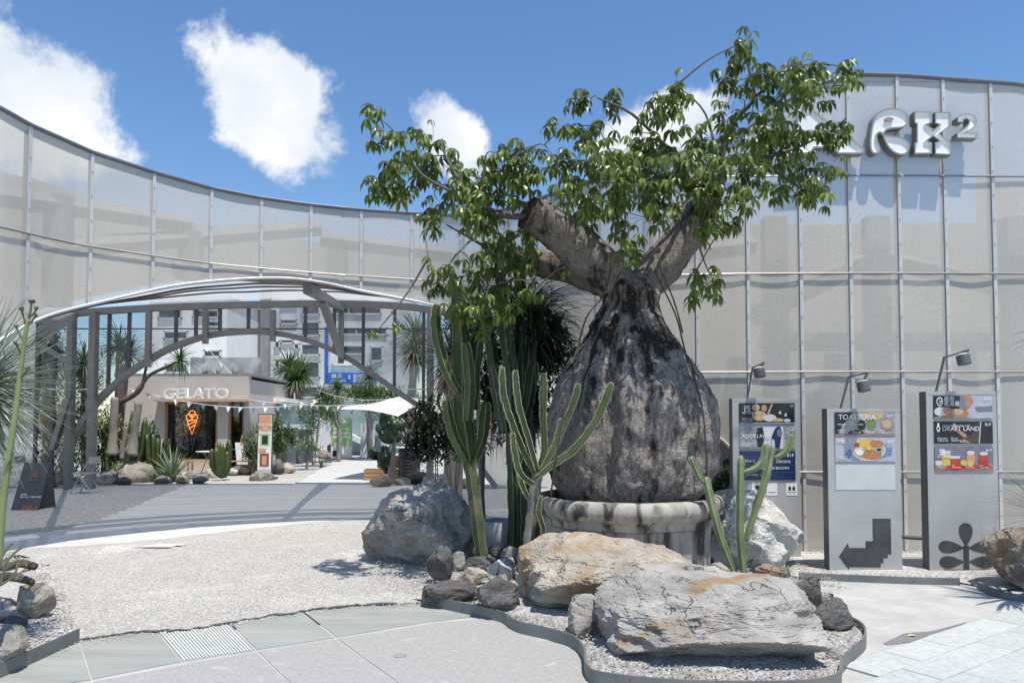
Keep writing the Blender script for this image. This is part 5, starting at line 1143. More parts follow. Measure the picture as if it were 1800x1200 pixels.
# candelabra with woody foot
c3 = thing('candelabra_cactus', 'candelabra cactus with pale rib edges and woody grey foot', 'cactus', W(925, 990, 7.2))
Y3 = 7.15
stem(c3, Wl([(922, 1012), (928, 960), (938, 880), (946, 830)], Y3), [.055, .055, .06, .06], m_woody, 4, 'trunk', False, .12)
for l, rr in (([(944, 840), (975, 815), (1010, 790), (1045, 745), (1064, 705), (1076, 672)], [.03, .045, .05, .045, .05, .04]), ([(946, 832), (958, 790), (956, 730), (957, 690), (957, 655)], [.035, .045, .045, .055, .04]), ([(950, 830), (976, 785), (996, 740), (1012, 700), (1018, 674)], [.03, .042, .042, .045, .035]), ([(940, 830), (916, 780), (897, 730), (886, 690), (884, 645)], [.03, .045, .045, .05, .04]), ([(945, 826), (930, 770), (915, 720), (909, 680), (907, 650)], [.03, .04, .042, .045, .035]), ([(950, 835), (968, 800), (982, 765), (988, 735)], [.03, .04, .04, .03]), ([(938, 850), (915, 830), (905, 790), (902, 760)], [.03, .04, .04, .03]), ([(936, 880), (922, 860), (912, 820), (922, 790)], [.025, .035, .035, .02]), ([(948, 960), (956, 930), (948, 900), (952, 870)], [.02, .03, .035, .02])):
    stem(c3, Wl(l, Y3 + rnd.uniform(-.1, .1)), rr, m_cac, 3, 'arm', depth=.62, wav=.1, edge=.0042)
# thin pale cactus at right
c4 = thing('torch_cactus', 'thin pale blue green cactus with three stems before the cream boulder', 'cactus', W(1300, 990, 7.1))
Y4 = 7.1
stem(c4, Wl([(1292, 1008), (1268, 945), (1250, 880), (1240, 838)], Y4), [.035, .045, .047, .045], m_cacl, 6, 'stem', depth=.28)
stem(c4, Wl([(1242, 848), (1230, 838), (1222, 820), (1214, 802)], Y4), [.028, .034, .034, .026], m_cacl, 6, 'arm', depth=.28)
stem(c4, Wl([(1308, 1010), (1301, 940), (1301, 870), (1302, 800)], Y4 - .05), [.04, .048, .048, .044], m_cacl, 6, 'stem', depth=.28)
stem(c4, Wl([(1306, 830), (1328, 822), (1342, 806), (1346, 780)], Y4 - .05), [.024, .036, .038, .032], m_cacl, 6, 'arm', depth=.28)
stem(c4, Wl([(1310, 950), (1328, 895), (1346, 840), (1358, 782)], Y4 + .05), [.035, .045, .046, .042], m_cacl, 6, 'stem', depth=.28)
stem(c4, Wl([(1362, 805), (1378, 796), (1388, 782), (1393, 764)], Y4 + .05), [.024, .033, .034, .028], m_cacl, 6, 'arm', depth=.28)
# broken white pot behind the columns
b = MB(); c = W(872, 905, 8.7); b.lathe([(.16, 0), (.2, .25), (.22, .42), (.20, .43), (.18, .3)], (c.x, 8.7, .05), 20); b.build('white_pot', mat('pot_white', (.40, .40, .41), (.5, .5, .5), 3, .7, c3=(.28, .28, .28)), label='grey white pot standing behind the dark cactus columns', cat='pot', smooth=True)

# ------------------------------------------------------------------ leafy plants
m_g1 = mat('blade_green', (.055, .11, .03), (.11, .18, .05), 3, .45, transl=.2)
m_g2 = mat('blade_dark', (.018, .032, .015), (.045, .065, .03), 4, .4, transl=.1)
m_g3 = mat('blade_silver', (.17, .21, .16), (.29, .33, .27), 4, .45, transl=.15)
m_g4 = mat('bush_green', (.05, .10, .025), (.12, .19, .05), 2, .5, transl=.25)
m_g5 = mat('blade_grey_green', (.13, .19, .11), (.24, .30, .18), 4, .5, transl=.15)
m_g6 = mat('blade_lime', (.25, .33, .06), (.35, .42, .1), 4, .5, transl=.3)
m_dry = mat('dry_blade', (.16, .13, .09), (.27, .22, .15), 4, .8)
def rosette(mb, c, n, L, w, seed, e0=.1, e1=1.4, droop=.9, seg=4, m=0, az=None):
    r = random.Random(seed)
    for i in range(n):
        a = r.uniform(*(az or (0, 6.283))); e = ease(e1, e0, (i / n) ** .8) + r.uniform(-.12, .12); mb.blade(c, a, e, L * r.uniform(.7, 1.1), w, droop * r.uniform(.6, 1.3), seg, m)
def agave(label, px, py, Y, n, L, w, m, seed, z=0, droop=.3, e0=.05, name='agave', cat='plant'):
    c = W(px, py, Y); c.z = z; b = MB(); rosette(b, c, n, L, w, seed, e0, 1.45, droop, 5); r = thing(name, label, cat, c); b.build('leaves', m, r); b2 = MB(); b2.lathe([(.05, 0), (.06, .06), (.02, .1)], c, 8); b2.build('stem', m_woody, r)
def dracaena(label, px, Y, ztop, heads, L, w, n, seed, m=None, tr=.07, lean=.15, name='dracaena', dry=0, cat='tree'):
    c = W(px, 800, Y); c.z = 0; r_ = random.Random(seed); r = thing(name, label, cat, c); b = MB(); hb = MB()
    for k in range(heads):
        top = c + Vector((r_.uniform(-1, 1) * lean * ztop, r_.uniform(-1, 1) * lean * ztop, ztop * r_.uniform(.78, 1.0) if k else ztop)); fork = c + Vector((0, 0, ztop * .45))
        P = spl([tuple(c if k == 0 else fork), tuple((c if k == 0 else fork).lerp(top, .5) + Vector((r_.uniform(-.08, .08), 0, 0))), tuple(top)], 5); b.tube(P, [tr * (1 - .35 * i / len(P)) * (1 if k == 0 else .7) for i in range(len(P))], 8)
        rosette(hb, top, n, L, w, seed + k, -.6, 1.4, 1.1, 4)
        if dry: rosette(hb, top - Vector((0, 0, .1)), dry, L * .9, w, seed + 50 + k, -1.2, -.5, .5, 3, 1)
    b.build('trunk', m_woody, r, smooth=True); hb.build('crown', [m or m_g1, m_dry], r)
def bush(label, px, py0, py1, Y, w, n, ls, m, seed, name='shrub', cat='shrub', flat=.7):
    """leaf cloud between two heights"""
    rr = random.Random(seed); A = W(px, py1, Y); B = W(px, py0, Y); z0, z1 = max(0, A.z), B.z; c = Vector((A.x, Y, (z0 + z1) / 2)); r = thing(name, label, cat, (A.x, Y, 0)); b = MB(); lo = [Vector((rr.gauss(0, .45), rr.gauss(0, .45), rr.gauss(0, .5))) for _ in range(9)]
    for _ in range(n):
        q = rr.choice(lo) + Vector((rr.gauss(0, .22), rr.gauss(0, .22), rr.gauss(0, .22)));
        if q.length > 1.15: q *= 1.15 / q.length
        p = c + Vector((q.x * w / 2, q.y * w / 2 * flat, q.z * (z1 - z0) / 2)); b.blade(p, rr.uniform(0, 6.28), rr.uniform(-.6, 1.2), ls * rr.uniform(.6, 1.2), ls * .38, rr.uniform(.2, 1.0), 2)
    b.build('foliage', m, r)
    s = MB()
    for k in range(4): s.tube([(A.x + rr.uniform(-.05, .05), Y, 0), c + lo[k] * .4 * w / 2], [.03, .012], 5)
    s.build('stem', m_woody, r)
def shrub_cactus(label, px, Y, h, n, seed, m=m_cac, spread=.25, rad=.05):
    c = W(px, 800, Y); c.z = 0; rr = random.Random(seed); r = thing('shrub_cactus', label, 'cactus', c)
    for k in range(n):
        a = rr.uniform(0, 6.28); s = rr.uniform(.2, 1) * spread; hh = h * rr.uniform(.6, 1); P = [c + Vector((0, 0, .1)), c + Vector((math.cos(a) * s, math.sin(a) * s, hh * .35)), c + Vector((math.cos(a) * s * 1.3, math.sin(a) * s * 1.3, hh))]
        PP = spl([tuple(p) for p in P], 4); b = MB(); b.tube(PP, [rad * (.7 if i == 0 else 1) * (.5 if i == len(PP) - 1 else 1) for i in range(len(PP))], 8, prof=[1, .6] * 4); b.build('stem', m, r, smooth=True)
# yucca at the left edge
yc = thing('silver_yucca', 'big silvery fan leaved yucca spilling in from the left edge', 'yucca', W(-75, 1000, 5.2)); b = MB(); c = W(-42, 690, 5.0)
rr = random.Random(4)
for i in range(400):
    a = rr.uniform(-1.9, 1.9) + rr.choice((0, 0, 3.14)) * (rr.random() < .25); e = rr.uniform(-1.15, 1.3); b.blade(c + Vector((rr.uniform(-.06, .06), rr.uniform(-.06, .06), rr.uniform(-.05, .1))), a, e, rr.uniform(.5, .78), .019, rr.uniform(.1, .6), 5, 0, .5)
b.build('leaves', m_g3, yc); b = MB(); b.tube([(c.x, c.y, 0), c], [.09, .07], 10); b.build('trunk', m_woody, yc)
st = thing('flower_stalk', 'tall green agave flower stalk with short side branches at left', 'plant', W(0, 960, 4.6)); Ys = 4.6
P = spl([tuple(W(x, y, Ys)) for x, y in ((-4, 990), (3, 900), (12, 830), (22, 760), (33, 680), (41, 610), (50, 560))], 6); b = MB(); b.tube(P, [.026 * (1 - .6 * i / len(P)) for i in range(len(P))], 8); b.build('stalk', mat('stalk_green', (.17, .21, .08), (.25, .29, .13), 4, .6), st, smooth=True)
for i, (x, y, x2, y2) in enumerate(((48, 570, 56, 530), (46, 575, 38, 545), (47, 572, 62, 556), (41, 600, 28, 574), (38, 625, 28, 605), (39, 612, 67, 595), (33, 665, 48, 650), (50, 555, 55, 534), (30, 690, 24, 672), (48, 560, 65, 543))):
    A, B = W(x, y, Ys), W(x2, y2, Ys + rr.uniform(-.05, .05)); b = MB(); b.tube([A, A.lerp(B, .5) + Vector((.004, 0, -.006)), B], .006, 5)
    for k in range(7): b.tube([B, B + Vector((rr.uniform(-.018, .018), rr.uniform(-.018, .018), rr.uniform(.0, .02)))], [.004, .006], 4)
    b.build('side_branch', mat('stalk_dark', (.09, .10, .05)), st)
b = MB()
for i in range(26): b.blade(W(18 + rr.uniform(-6, 6), 820 + rr.uniform(-22, 10), Ys), rr.uniform(0, 6.28), rr.uniform(.1, 1.2), rr.uniform(.05, .1), .016, .5, 3)
b.build('leaflets', m_g5, st)
dp = thing('dry_plant', 'yellow green dry twiggy plant on the left driftwood', 'plant', W(2, 1030, 5.7))
for pts in (((0, 1030), (8, 995), (22, 975), (38, 962)), ((2, 1028), (25, 1010), (32, 985)), ((0, 1020), (-2, 990), (10, 968), (22, 955)), ((10, 1000), (30, 985), (44, 990))):
    b = MB(); b.tube(spl([tuple(W(x, y, 5.6)) for x, y in pts], 4), .009, 5); b.build('twig', mat('dry_yellow', (.33, .30, .13), (.42, .38, .2), 5), dp)
# fallen scrub in the front bed
for i, (px, py, lb) in enumerate(((825, 1062, 'tiny weed by the wavy edging below the long flat rock'), (905, 1088, 'tiny weed under the left end of the ochre boulder'), (1190, 1195, 'low weeds along the edging below the front slab'), (1290, 1200, 'second low weed tuft below the front slab'))):
    c = G(px, py, .07); b = MB(); r2 = random.Random(i)
    for k in range(45): b.blade(c + Vector((r2.gauss(0, .05 if i < 2 else .12), r2.gauss(0, .02), 0)), r2.uniform(0, 6.28), r2.uniform(.2, 1.4), r2.uniform(.02, .06), .008, .6, 2)
    b.build('weed', m_g5, label=lb, cat='weed', kind='stuff')
# ponytail behind the candelabra
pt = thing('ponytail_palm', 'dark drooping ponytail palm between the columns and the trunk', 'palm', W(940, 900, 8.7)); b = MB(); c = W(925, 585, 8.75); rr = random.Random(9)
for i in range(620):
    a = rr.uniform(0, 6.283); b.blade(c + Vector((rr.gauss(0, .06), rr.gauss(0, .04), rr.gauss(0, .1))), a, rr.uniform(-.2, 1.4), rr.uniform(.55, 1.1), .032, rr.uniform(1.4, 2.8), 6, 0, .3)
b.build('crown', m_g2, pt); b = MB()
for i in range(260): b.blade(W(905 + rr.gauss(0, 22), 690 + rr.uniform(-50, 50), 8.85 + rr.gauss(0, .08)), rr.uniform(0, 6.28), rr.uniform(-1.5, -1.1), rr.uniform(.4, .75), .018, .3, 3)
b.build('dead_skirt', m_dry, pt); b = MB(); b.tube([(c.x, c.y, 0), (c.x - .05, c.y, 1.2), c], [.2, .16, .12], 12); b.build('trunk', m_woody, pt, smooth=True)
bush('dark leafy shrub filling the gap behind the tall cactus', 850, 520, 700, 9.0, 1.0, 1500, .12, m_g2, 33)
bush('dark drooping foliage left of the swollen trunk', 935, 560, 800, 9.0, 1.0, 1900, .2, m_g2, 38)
bush('low green plants beside the easel board', 445, 770, 822, 23.2, .9, 500, .18, m_g4, 39)
bush('grey green low cushion in the rockery', 540, 770, 800, 26, 1.1, 500, .16, m_g5, 40)
bush('dark ground shrub right of the canopy post', 800, 700, 840, 12.5, 1.5, 1500, .2, m_g2, 34)
dracaena('dark fibrous palm trunk standing right of the canopy post', 795, 15.5, 3.0, 1, 1.1, .05, 170, 35, m_g2, .22, .02, 'palm', 180, 'palm')
bush('ferny plants in the dark opening right of the trunk', 1275, 795, 860, 10.4, .8, 700, .16, m_g1, 36)
agave('spiky green plant at the foot of the right canopy post', 782, 835, 16.8, 26, .55, .05, m_g5, 37)
# spiky grass at the right edge
sp = thing('spiky_grass', 'thin dark spiky grass leaves poking in at the right edge', 'plant', W(1850, 960, 7.3)); b = MB(); c = W(1850, 905, 7.3); rr = random.Random(12)
for i in range(90): b.blade(c, rr.uniform(1.6, 4.7), rr.uniform(-.3, 1.3), rr.uniform(.35, .8), .012, rr.uniform(.0, .3), 3)
b.build('leaves', m_g2, sp); b = MB(); b.tube([(c.x, c.y, 0), c], .06, 8); b.build('stem', m_woody, sp)
# garden in front of the shop
def stump(label, px0, py0, px1, py1, Y, r0, r1, cut=True):
    A, B = W(px0, py0, Y), W(px1, py1, Y); A.z = max(0, A.z); b = MB(); b.tube(spl([tuple(A), tuple(A.lerp(B, .5)), tuple(B)], 6), [ease(r0, r1, min(1, k / 5)) for k in range(13)], 14)
    for k, v in enumerate(b.v): v = Vector(v); b.v[k] = tuple(v + Vector((1, 1, 0)) * .02 * mn.noise(v * 7))
    b.build('stump', m_woody, label=label, cat='stump', smooth=True)
stump('tall pale cut trunk nearest the canopy post', 197, 800, 202, 698, 20.3, .17, .10); stump('leaning pale cut trunk left of the shop window', 230, 800, 244, 706, 20.5, .19, .10); stump('thin white dead stem between the two cut trunks', 213, 806, 221, 750, 20.1, .07, .06)
b = MB(); c = W(225, 830, 20.6); b.lathe([(.75, 0), (.7, .22), (.5, .42), (.25, .52), (.001, .55)], (c.x, 20.7, 0), 26)
for k, v in enumerate(b.v): v = Vector(v); b.v[k] = tuple(v + (v - Vector((c.x, 20.7, 0))).normalized() * .12 * mn.fractal(v * 3, 1, 2, 4))
b.build('root_mound', m_woody, label='swollen woody root mound under the cut trunks', cat='root', smooth=True)
r = thing('bent_tree', 'dark thin tree with a bare branch leaning right before the shop wall', 'tree', W(212, 800, 21.4)); b = MB()
b.tube(spl([tuple(W(x, y, 21.4)) for x, y in ((208, 830), (210, 760), (211, 690), (213, 640))], 4), .12, 8); b.tube(spl([tuple(W(x, y, 21.3)) for x, y in ((212, 706), (240, 690), (262, 660), (300, 642), (318, 636))], 5), [.08] * 8 + [.05] * 13, 7); b.tube(spl([tuple(W(x, y, 21.3)) for x, y in ((248, 682), (256, 650), (260, 620))], 4), .04, 6); b.build('trunk', mat('tree_bark_brown', (.10, .065, .05), (.18, .12, .1), 6, .9, bump=.4), r, smooth=True)
b = MB(); rosette(b, W(316, 634, 21.3), 110, .75, .045, 3, -.9, 1.4, 1.2); rosette(b, W(260, 622, 21.3), 60, .5, .04, 4, -.9, 1.4, 1.2); b.build('crown', [m_g1], r)
dracaena('dracaena with big leaf head behind the left glass panes', 212, 21.9, 3.9, 2, .95, .05, 150, 41, m_g1, .12, .05); dracaena('smaller dracaena left behind the canopy post', 150, 22.4, 3.4, 2, .9, .05, 130, 42, m_g5, .1, .1)
dracaena('tall dracaena with two heads left of the grey block', 527, 30, 3.9, 3, 1.15, .075, 120, 43, m_g1, .16, .16, dry=40); dracaena('dracaena with brown hanging leaves near the blue sign', 595, 31, 3.1, 3, .9, .05, 120, 44, m_g1, .1, .2, dry=90); dracaena('dracaena rising above the parasol', 655, 32, 3.6, 2, .9, .05, 120, 45, m_g1, .1, .1, dry=50)
dracaena('pale plume leaved palm behind the right glass panes', 715, 22.3, 4.3, 2, 1.1, .05, 160, 46, m_g5, .12, .08, dry=80)
dracaena('tall dark palm far left behind the glass panes', 85, 21.2, 3.6, 2, 1.1, .05, 160, 47, m_g2, .14, .1, dry=80)
bush('lime green bushy plant between post and first cut trunk', 190, 735, 830, 20.6, .9, 900, .12, m_g6, 81); bush('mid green shrub behind the striped agave', 262, 735, 820, 21.8, 1.0, 1000, .14, m_g4, 82); bush('olive prickly shrub left of the front post', 118, 760, 845, 19.9, 1.1, 1100, .14, m_g5, 83); bush('green shrub between shop pillar and poster stand', 440, 745, 815, 24.2, .7, 600, .14, m_g4, 84)
rp = thing('fan_palm', 'palm leaves just outside the right edge shading the paving', 'palm', (5.0, 6.2, 0)); b = MB(); rosette(b, Vector((5.0, 6.2, 2.3)), 90, .75, .045, 5, -.7, 1.3, 1.0, 4); b.build('crown', m_g1, rp); b = MB(); b.tube([(5.05, 6.2, 0), (5.0, 6.2, 2.3)], [.08, .06], 8); b.build('trunk', m_woody, rp)
agave('large striped agave in front of the shop window', 304, 822, 20.6, 75, .95, .085, m_g5, 51, .1, .35, -.1)
agave('small yellow green spiky plant on the root mound', 205, 812, 19.9, 60, .35, .02, m_g6, 52, .35, .8)
shrub_cactus('bushy green cactus in front of the shop door pillar', 394, 21.2, 1.15, 9, 53, m_cac, .3, .085); shrub_cactus('bright green cactus clump between the cut trunks', 216, 21.1, 2.0, 16, 54, m_cac, .5, .09); shrub_cactus('bright green cactus clump left of the shop window', 275, 21.6, 1.45, 14, 55, m_cac, .45, .08)
bush('yellow green bush behind the left canopy post', 182, 690, 800, 21.2, 1.1, 1400, .13, m_g4, 56); bush('dark green hedge behind the sandwich board', 75, 690, 850, 20.4, 3.6, 3000, .18, m_g2, 57); bush('tall dense green foliage far left behind the panes', 95, 590, 760, 23.5, 4.2, 3600, .2, m_g4, 58)
bush('rounded green bush right of the poster stand', 487, 722, 800, 25.5, 1.25, 1500, .17, m_g4, 59); bush('fine leaved round tree in the rockery', 552, 708, 775, 28, 1.5, 2200, .12, m_g1, 60, 'small_tree', 'tree'); bush('low green hedge above the glass pavilion roof', 470, 684, 706, 31, 2.4, 900, .2, m_g4, 61); bush('broad green shrubs behind the parasol', 650, 675, 735, 34, 4.5, 2500, .28, m_g4, 62); bush('dark foliage behind the parasol pole', 735, 725, 800, 23.5, 1.4, 1400, .2, m_g2, 63)
agave('spiky agave right of the prickly pear', 727, 800, 22.6, 36, .7, .07, m_g5, 64, .3); agave('grey agave low in front of the oil drum', 742, 835, 19.9, 30, .45, .05, m_g5, 65); agave('small agave at the rockery by the path', 565, 790, 27, 26, .5, .05, m_g1, 66)
for i, px in enumerate((355, 380, 410)): dracaena(('left', 'middle', 'right')[i] + ' small yucca on the shop roof edge', px, 27.4, 3.3, 1, .6, .035, 90, 70 + i, m_g1, .05, .02, 'roof_yucca', 0, 'plant')
# round barrel cacti
for i, (px, rr_) in enumerate(((727, .17), (740, .2))):
    c = W(px, 835, 19.6); b = MB(); b.lathe([tuple(v)[:2] for v in spl([(rr_ * .5, 0, 0), (rr_, rr_ * .7, 0), (rr_ * .9, rr_ * 1.4, 0), (rr_ * .3, rr_ * 1.75, 0)], 4)], (c.x, 19.6, 0), 48, fn=lambda a, z: 1 + .05 * math.cos(16 * a)); b.build('barrel_cactus', m_cacd, label=('left', 'right')[i] + ' round barrel cactus beside the canopy post', cat='cactus', smooth=True)
# prickly pear
pp = thing('prickly_pear', 'dark prickly pear with a bare stem and paddle head by the path', 'cactus', W(689, 845, 19.6)); rr = random.Random(77); Yp = 19.6
b = MB(); b.tube(spl([tuple(W(x, y, Yp)) for x, y in ((689, 852), (690, 815), (693, 775), (694, 755))], 5), [.075 - .002 * k for k in range(16)], 10); b.build('stem', m_woody, pp, smooth=True)
def paddle(p, a, tilt, L, w):
    M = Matrix.Translation(p) @ Matrix.Rotation(a, 4, 'Z') @ Matrix.Rotation(tilt, 4, 'Y'); n = 14; vs = []
    for s in (-1, 1):
        for k in range(n):
            t = 2 * math.pi * k / n; vs.append(M @ Vector((math.sin(t) * w / 2 * (1 + .2 * -math.cos(t)) , s * .018, L / 2 - math.cos(t) * L / 2)))
    b = MB(); b.add(vs + [M @ Vector((0, -.035, L * .55)), M @ Vector((0, .035, L * .55))], [(k, (k + 1) % n, 2 * n) for k in range(n)] + [(n + k, n + (k + 1) % n, 2 * n + 1) for k in range(n)] + [(k, (k + 1) % n, n + (k + 1) % n, n + k) for k in range(n)]); fixn(b.build('paddle', m_cacd, pp, smooth=True)); return M @ Vector((0, 0, L))
for i in range(9):
    p0 = W(692 + rr.uniform(-8, 8), 772 + rr.uniform(-14, 8), Yp + rr.uniform(-.1, .1)); e = paddle(p0, rr.uniform(-.6, .6), rr.uniform(-.9, .9), rr.uniform(.33, .45), .23)
    if rr.random() < .8: paddle(e - Vector((0, 0, .02)), rr.uniform(-.7, .7), rr.uniform(-.6, .6), rr.uniform(.28, .38), .2)
for i in range(8): paddle(W(680 + rr.uniform(-18, 20), 830 + rr.uniform(-25, 6), Yp + .1), rr.uniform(-.8, .8), rr.uniform(-1, 1), rr.uniform(.3, .4), .2)
# ------------------------------------------------------------------ sign pylons
m_py = mat('pylon_perforated', (.38, .385, .375), (.45, .455, .445), 2.5, .5, metal=.15, bump=.25, bscale=200, bdist=.002, c3=(.52, .525, .515), s3=1.2, t3=(.58, .75))
m_pys = mat('pylon_side', (.10, .105, .105), (.13, .135, .135), 3, .5)
m_cut = mat('cutout_dark', (.035, .037, .04), (.075, .078, .08), 5, .7, c3=(.14, .13, .12), s3=3, t3=(.58, .7))
def pm(n, c, c2=None, s=8): return mat('print_' + n, c, c2, s, .35)
P_black = pm('ink', (.012, .012, .016), (.03, .03, .036)); P_navy = pm('navy', (.012, .03, .10)); P_grey = pm('grey', (.20, .21, .22), (.34, .35, .35), 12); P_lil = pm('lilac_grey', (.40, .40, .48), (.46, .46, .53)); P_pale = pm('pale', (.58, .58, .62), (.68, .68, .72)); P_slate = pm('slate', (.15, .155, .20), (.21, .215, .26), 10)
P_food = pm('food', (.34, .10, .04), (.55, .28, .12), 60); P_bread = pm('bread', (.42, .28, .15), (.6, .45, .28), 60); P_green = pm('herb', (.08, .16, .05), (.2, .32, .12), 90); P_red = pm('red', (.42, .03, .03), (.5, .06, .04)); P_orange = pm('orange', (.6, .18, .03), (.65, .24, .05)); P_yel = pm('amber', (.6, .42, .06), (.66, .5, .12)); P_white = pm('white', (.72, .72, .72)); P_skin = pm('tan', (.36, .17, .11), (.5, .28, .2), 20); P_blue = pm('cloth', (.14, .2, .33), (.2, .27, .42), 20); P_leaves = pm('foliage', (.10, .11, .13), (.55, .56, .6), 70); P_foam = pm('foam', (.6, .58, .56)); P_panel = pm('blank', (.50, .53, .53), (.56, .585, .58)); P_wood = pm('board', (.25, .17, .14), (.34, .25, .2), 20); P_shirt = pm('shirt', (.05, .042, .035), (.09, .08, .065), 30)
def pylon(label, px0, px1, ytop, ybase, posters, extra):
    A, B = G(px0, ybase), G(px1, ybase); Y = A.y; w = B.x - A.x; h = W(px0, ytop, Y).z; th = .13
    r = thing('sign_pylon', label, 'sign', ((A.x + B.x) / 2, Y, 0), 'sign pylons')
    u = Y / FPX
    b = MB(); b.box((A.x + w / 2, Y + th / 2, h / 2), (w, th, h)); b.build('body', m_pys, r)
    b = MB(); b.box((A.x + w / 2, Y - .004, h / 2), (w, .006, h + .004)); fc = b.build('face', m_py, r)
    d = MB()
    for k in range(int(w / .018)): d.box((A.x + .02 + k * .018, Y - .0075, h - .035), (.006, .002, .008))
    d.build('perforation', m_pys, fc, kind='stuff')
    def PT(uu, vv, dd=0): return Vector((A.x + uu * w, Y - .008 - dd, h - vv))
    for i, (v0, v1, base, els, txt) in enumerate(posters):
        u0, u1 = .10, .93; H = v1 - v0; Wd = (u1 - u0) * w
        b = MB(); b.box((A.x + (u0 + u1) / 2 * w, Y - .011, h - (v0 + v1) / 2), (Wd, .012, H)); po = b.build('poster', base, r)
        def Q(s, t, dd): return Vector((A.x + u0 * w + s * Wd, Y - .0175 - dd, h - v0 - t * H))
        for k, e in enumerate(els):
            dd = .0006 * (k + 1); q = MB(); kind = e[0]; m = e[-1]
            if kind == 'r': x0, y0, x1, y1 = e[1:5]; pts = [(x0, y0), (x1, y0), (x1, y1), (x0, y1)]
            elif kind == 'e': cx, cy, rx, ry = e[1:5]; pts = [(cx + rx * math.cos(a * .35), cy + ry * math.sin(a * .35)) for a in range(18)]
            else: pts = e[1]
            pts = [(min(1, max(0, x)), min(1, max(0, y))) for x, y in pts]
            q.prism([Q(x, y, dd) for x, y in pts], (0, .0004, 0)); fixn(q.build('print', m, po))
        for s, t, size, st, al in txt: text('lettering', st, size, Q(s, t, .009), P_white, po, ext=.0005, align=al)
    extra(r, PT, w, h)
    return r, A, w, h, Y
def lamp(r, pts, Y, shade, lean):
    b = MB(); P = [W(x, y, Y + dy) for x, y, dy in pts]
    for p, q in zip(P, P[1:]): b.beam(p, q + (q - p).normalized() * .008, .016, .026, up=(0, 1, 0))
    a = b.build('lamp_arm', m_pys, r); c = W(*shade); b = MB(); s = .066
    b.tube([P[-1], c + Vector((0, 0, .05))], .014, 6); b.build('lamp_neck', m_dark, a)
    ax = Vector((-.16 * lean, -.22, -1)).normalized(); b = MB(); b.tube([c - ax * .05, c - ax * .045, c + ax * .05], [s * .96, s, s], 22); b.build('lamp_shade', mat('lamp_grey', (.085, .09, .09), (.11, .115, .115), 3, .45), r, smooth=False)
    b = MB(); b.tube([c - ax * .058, c - ax * .051], [s * .8, s * .93], 22); b.build('lamp_sunlit_top', m_white, r)  # white disc: sunlight on the grey shade's top put into its colour
def none(*a): pass
T = 'LEFT'; C_ = 'CENTER'; RT = 'RIGHT'
def ex1(r, PT, w, h):
    for x0, x1, sym in ((.275, .45, '♥'), (.50, .655, 'i'), (.79, .955, 'WC')):
        b = MB(); b.prism([PT(x0, 1.0, .003), PT(x1, 1.0, .003), PT(x1, 1.145, .003), PT(x0, 1.145, .003)], (0, .006, 0)); pl = fixn(b.build('plate', P_white, r))
        if sym == '♥':
            pts = []
            for k in range(20): t = k * .314; pts.append(PT((x0 + x1) / 2 + .0028 * 16 * math.sin(t) ** 3 * .9, 1.05 - .0022 * (13 * math.cos(t) - 5 * math.cos(2 * t) - 2 * math.cos(3 * t) - math.cos(4 * t)), .0045))
            fixn(MB().prism(pts, (0, .0008, 0)).build('symbol', mk, pl))
        elif sym == 'WC':
            for d in (-.03, .03):
                c = (x0 + x1) / 2 + d; b = MB(); b.prism([PT(c - .022, 1.085, .0045), PT(c + .022, 1.085, .0045), PT(c + .018, 1.05, .0045), PT(c + .007, 1.035, .0045), PT(c - .007, 1.035, .0045), PT(c - .018, 1.05, .0045)], (0, .0008, 0)); fixn(b.build('symbol', mk, pl))
        b = MB(); b.prism([PT(x0 + .02, 1.105, .0045), PT(x1 - .02, 1.105, .0045), PT(x1 - .02, 1.112, .0045), PT(x0 + .02, 1.112, .0045)], (0, .0008, 0)); fixn(b.build('symbol', mk, pl))
r1, A, w, h, Y = pylon('left sign pylon with navy poster, partly behind the thin cactus', 1290, 1408, 700, 984, [
    (.055, .30, P_black, [('e', .30, .22, .07, .17, P_bread), ('e', .45, .25, .05, .16, P_skin), ('e', .36, .62, .13, .24, P_bread), ('e', .55, .72, .12, .18, P_foam), ('p', [(.50, .5), (.58, .05), (.61, .05), (.53, .55)], P_bread), ('e', .70, .82, .10, .09, P_bread), ('e', .86, .84, .06, .08, P_foam), ('p', [(.7, .5), (.74, .35), (.76, .55)], P_foam), ('p', [(.8, .62), (.84, .45), (.86, .65)], P_foam), ('r', 0, .94, 1, 1, P_grey)], [(.07, .40, .085, '西', T), (.05, .52, .032, 'RESTAURANT', T), (.05, .80, .024, 'OPEN DAILY\n11:00-21:30', T), (.97, .2, .04, '1F', RT)]),
    (.335, .595, P_pale, [('r', 0, 0, .43, 1, P_leaves), ('r', .79, 0, 1, 1, P_leaves), ('p', [(.32, .95), (.31, .55), (.28, .5), (.33, .05), (.41, .02), (.45, .4), (.42, .95)], P_black), ('p', [(.64, .98), (.63, .6), (.57, .5), (.63, .12), (.68, .0), (.74, .0), (.77, .3), (.74, .6), (.72, .98)], P_navy), ('e', .72, .28, .05, .18, P_slate), ('p', [(.545, .95), (.585, .48), (.592, .48), (.556, .95)], P_black), ('r', 0, .93, .45, 1, P_wood)], [(.04, .50, .062, 'ROCKLAND', T), (.04, .82, .022, 'OPEN DAILY\n11:00-21:30', T), (.97, .2, .036, '1F', RT)]),
    (.625, .965, P_navy, [('r', .02, .24, .98, .246, P_slate), ('r', .02, .48, .98, .486, P_slate), ('r', .02, .72, .98, .726, P_slate)], [(.97, .19, .055, 'B1F', RT), (.09, .38, .045, 'M·A·C', T), (.91, .40, .045, 'ORIGINS', RT), (.18, .62, .052, 'CLINIQUE', T), (.88, .62, .042, 'BOBBI BROWN', RT), (.11, .84, .028, 'ALL STORES 11:00-21:30', T)])], ex1)
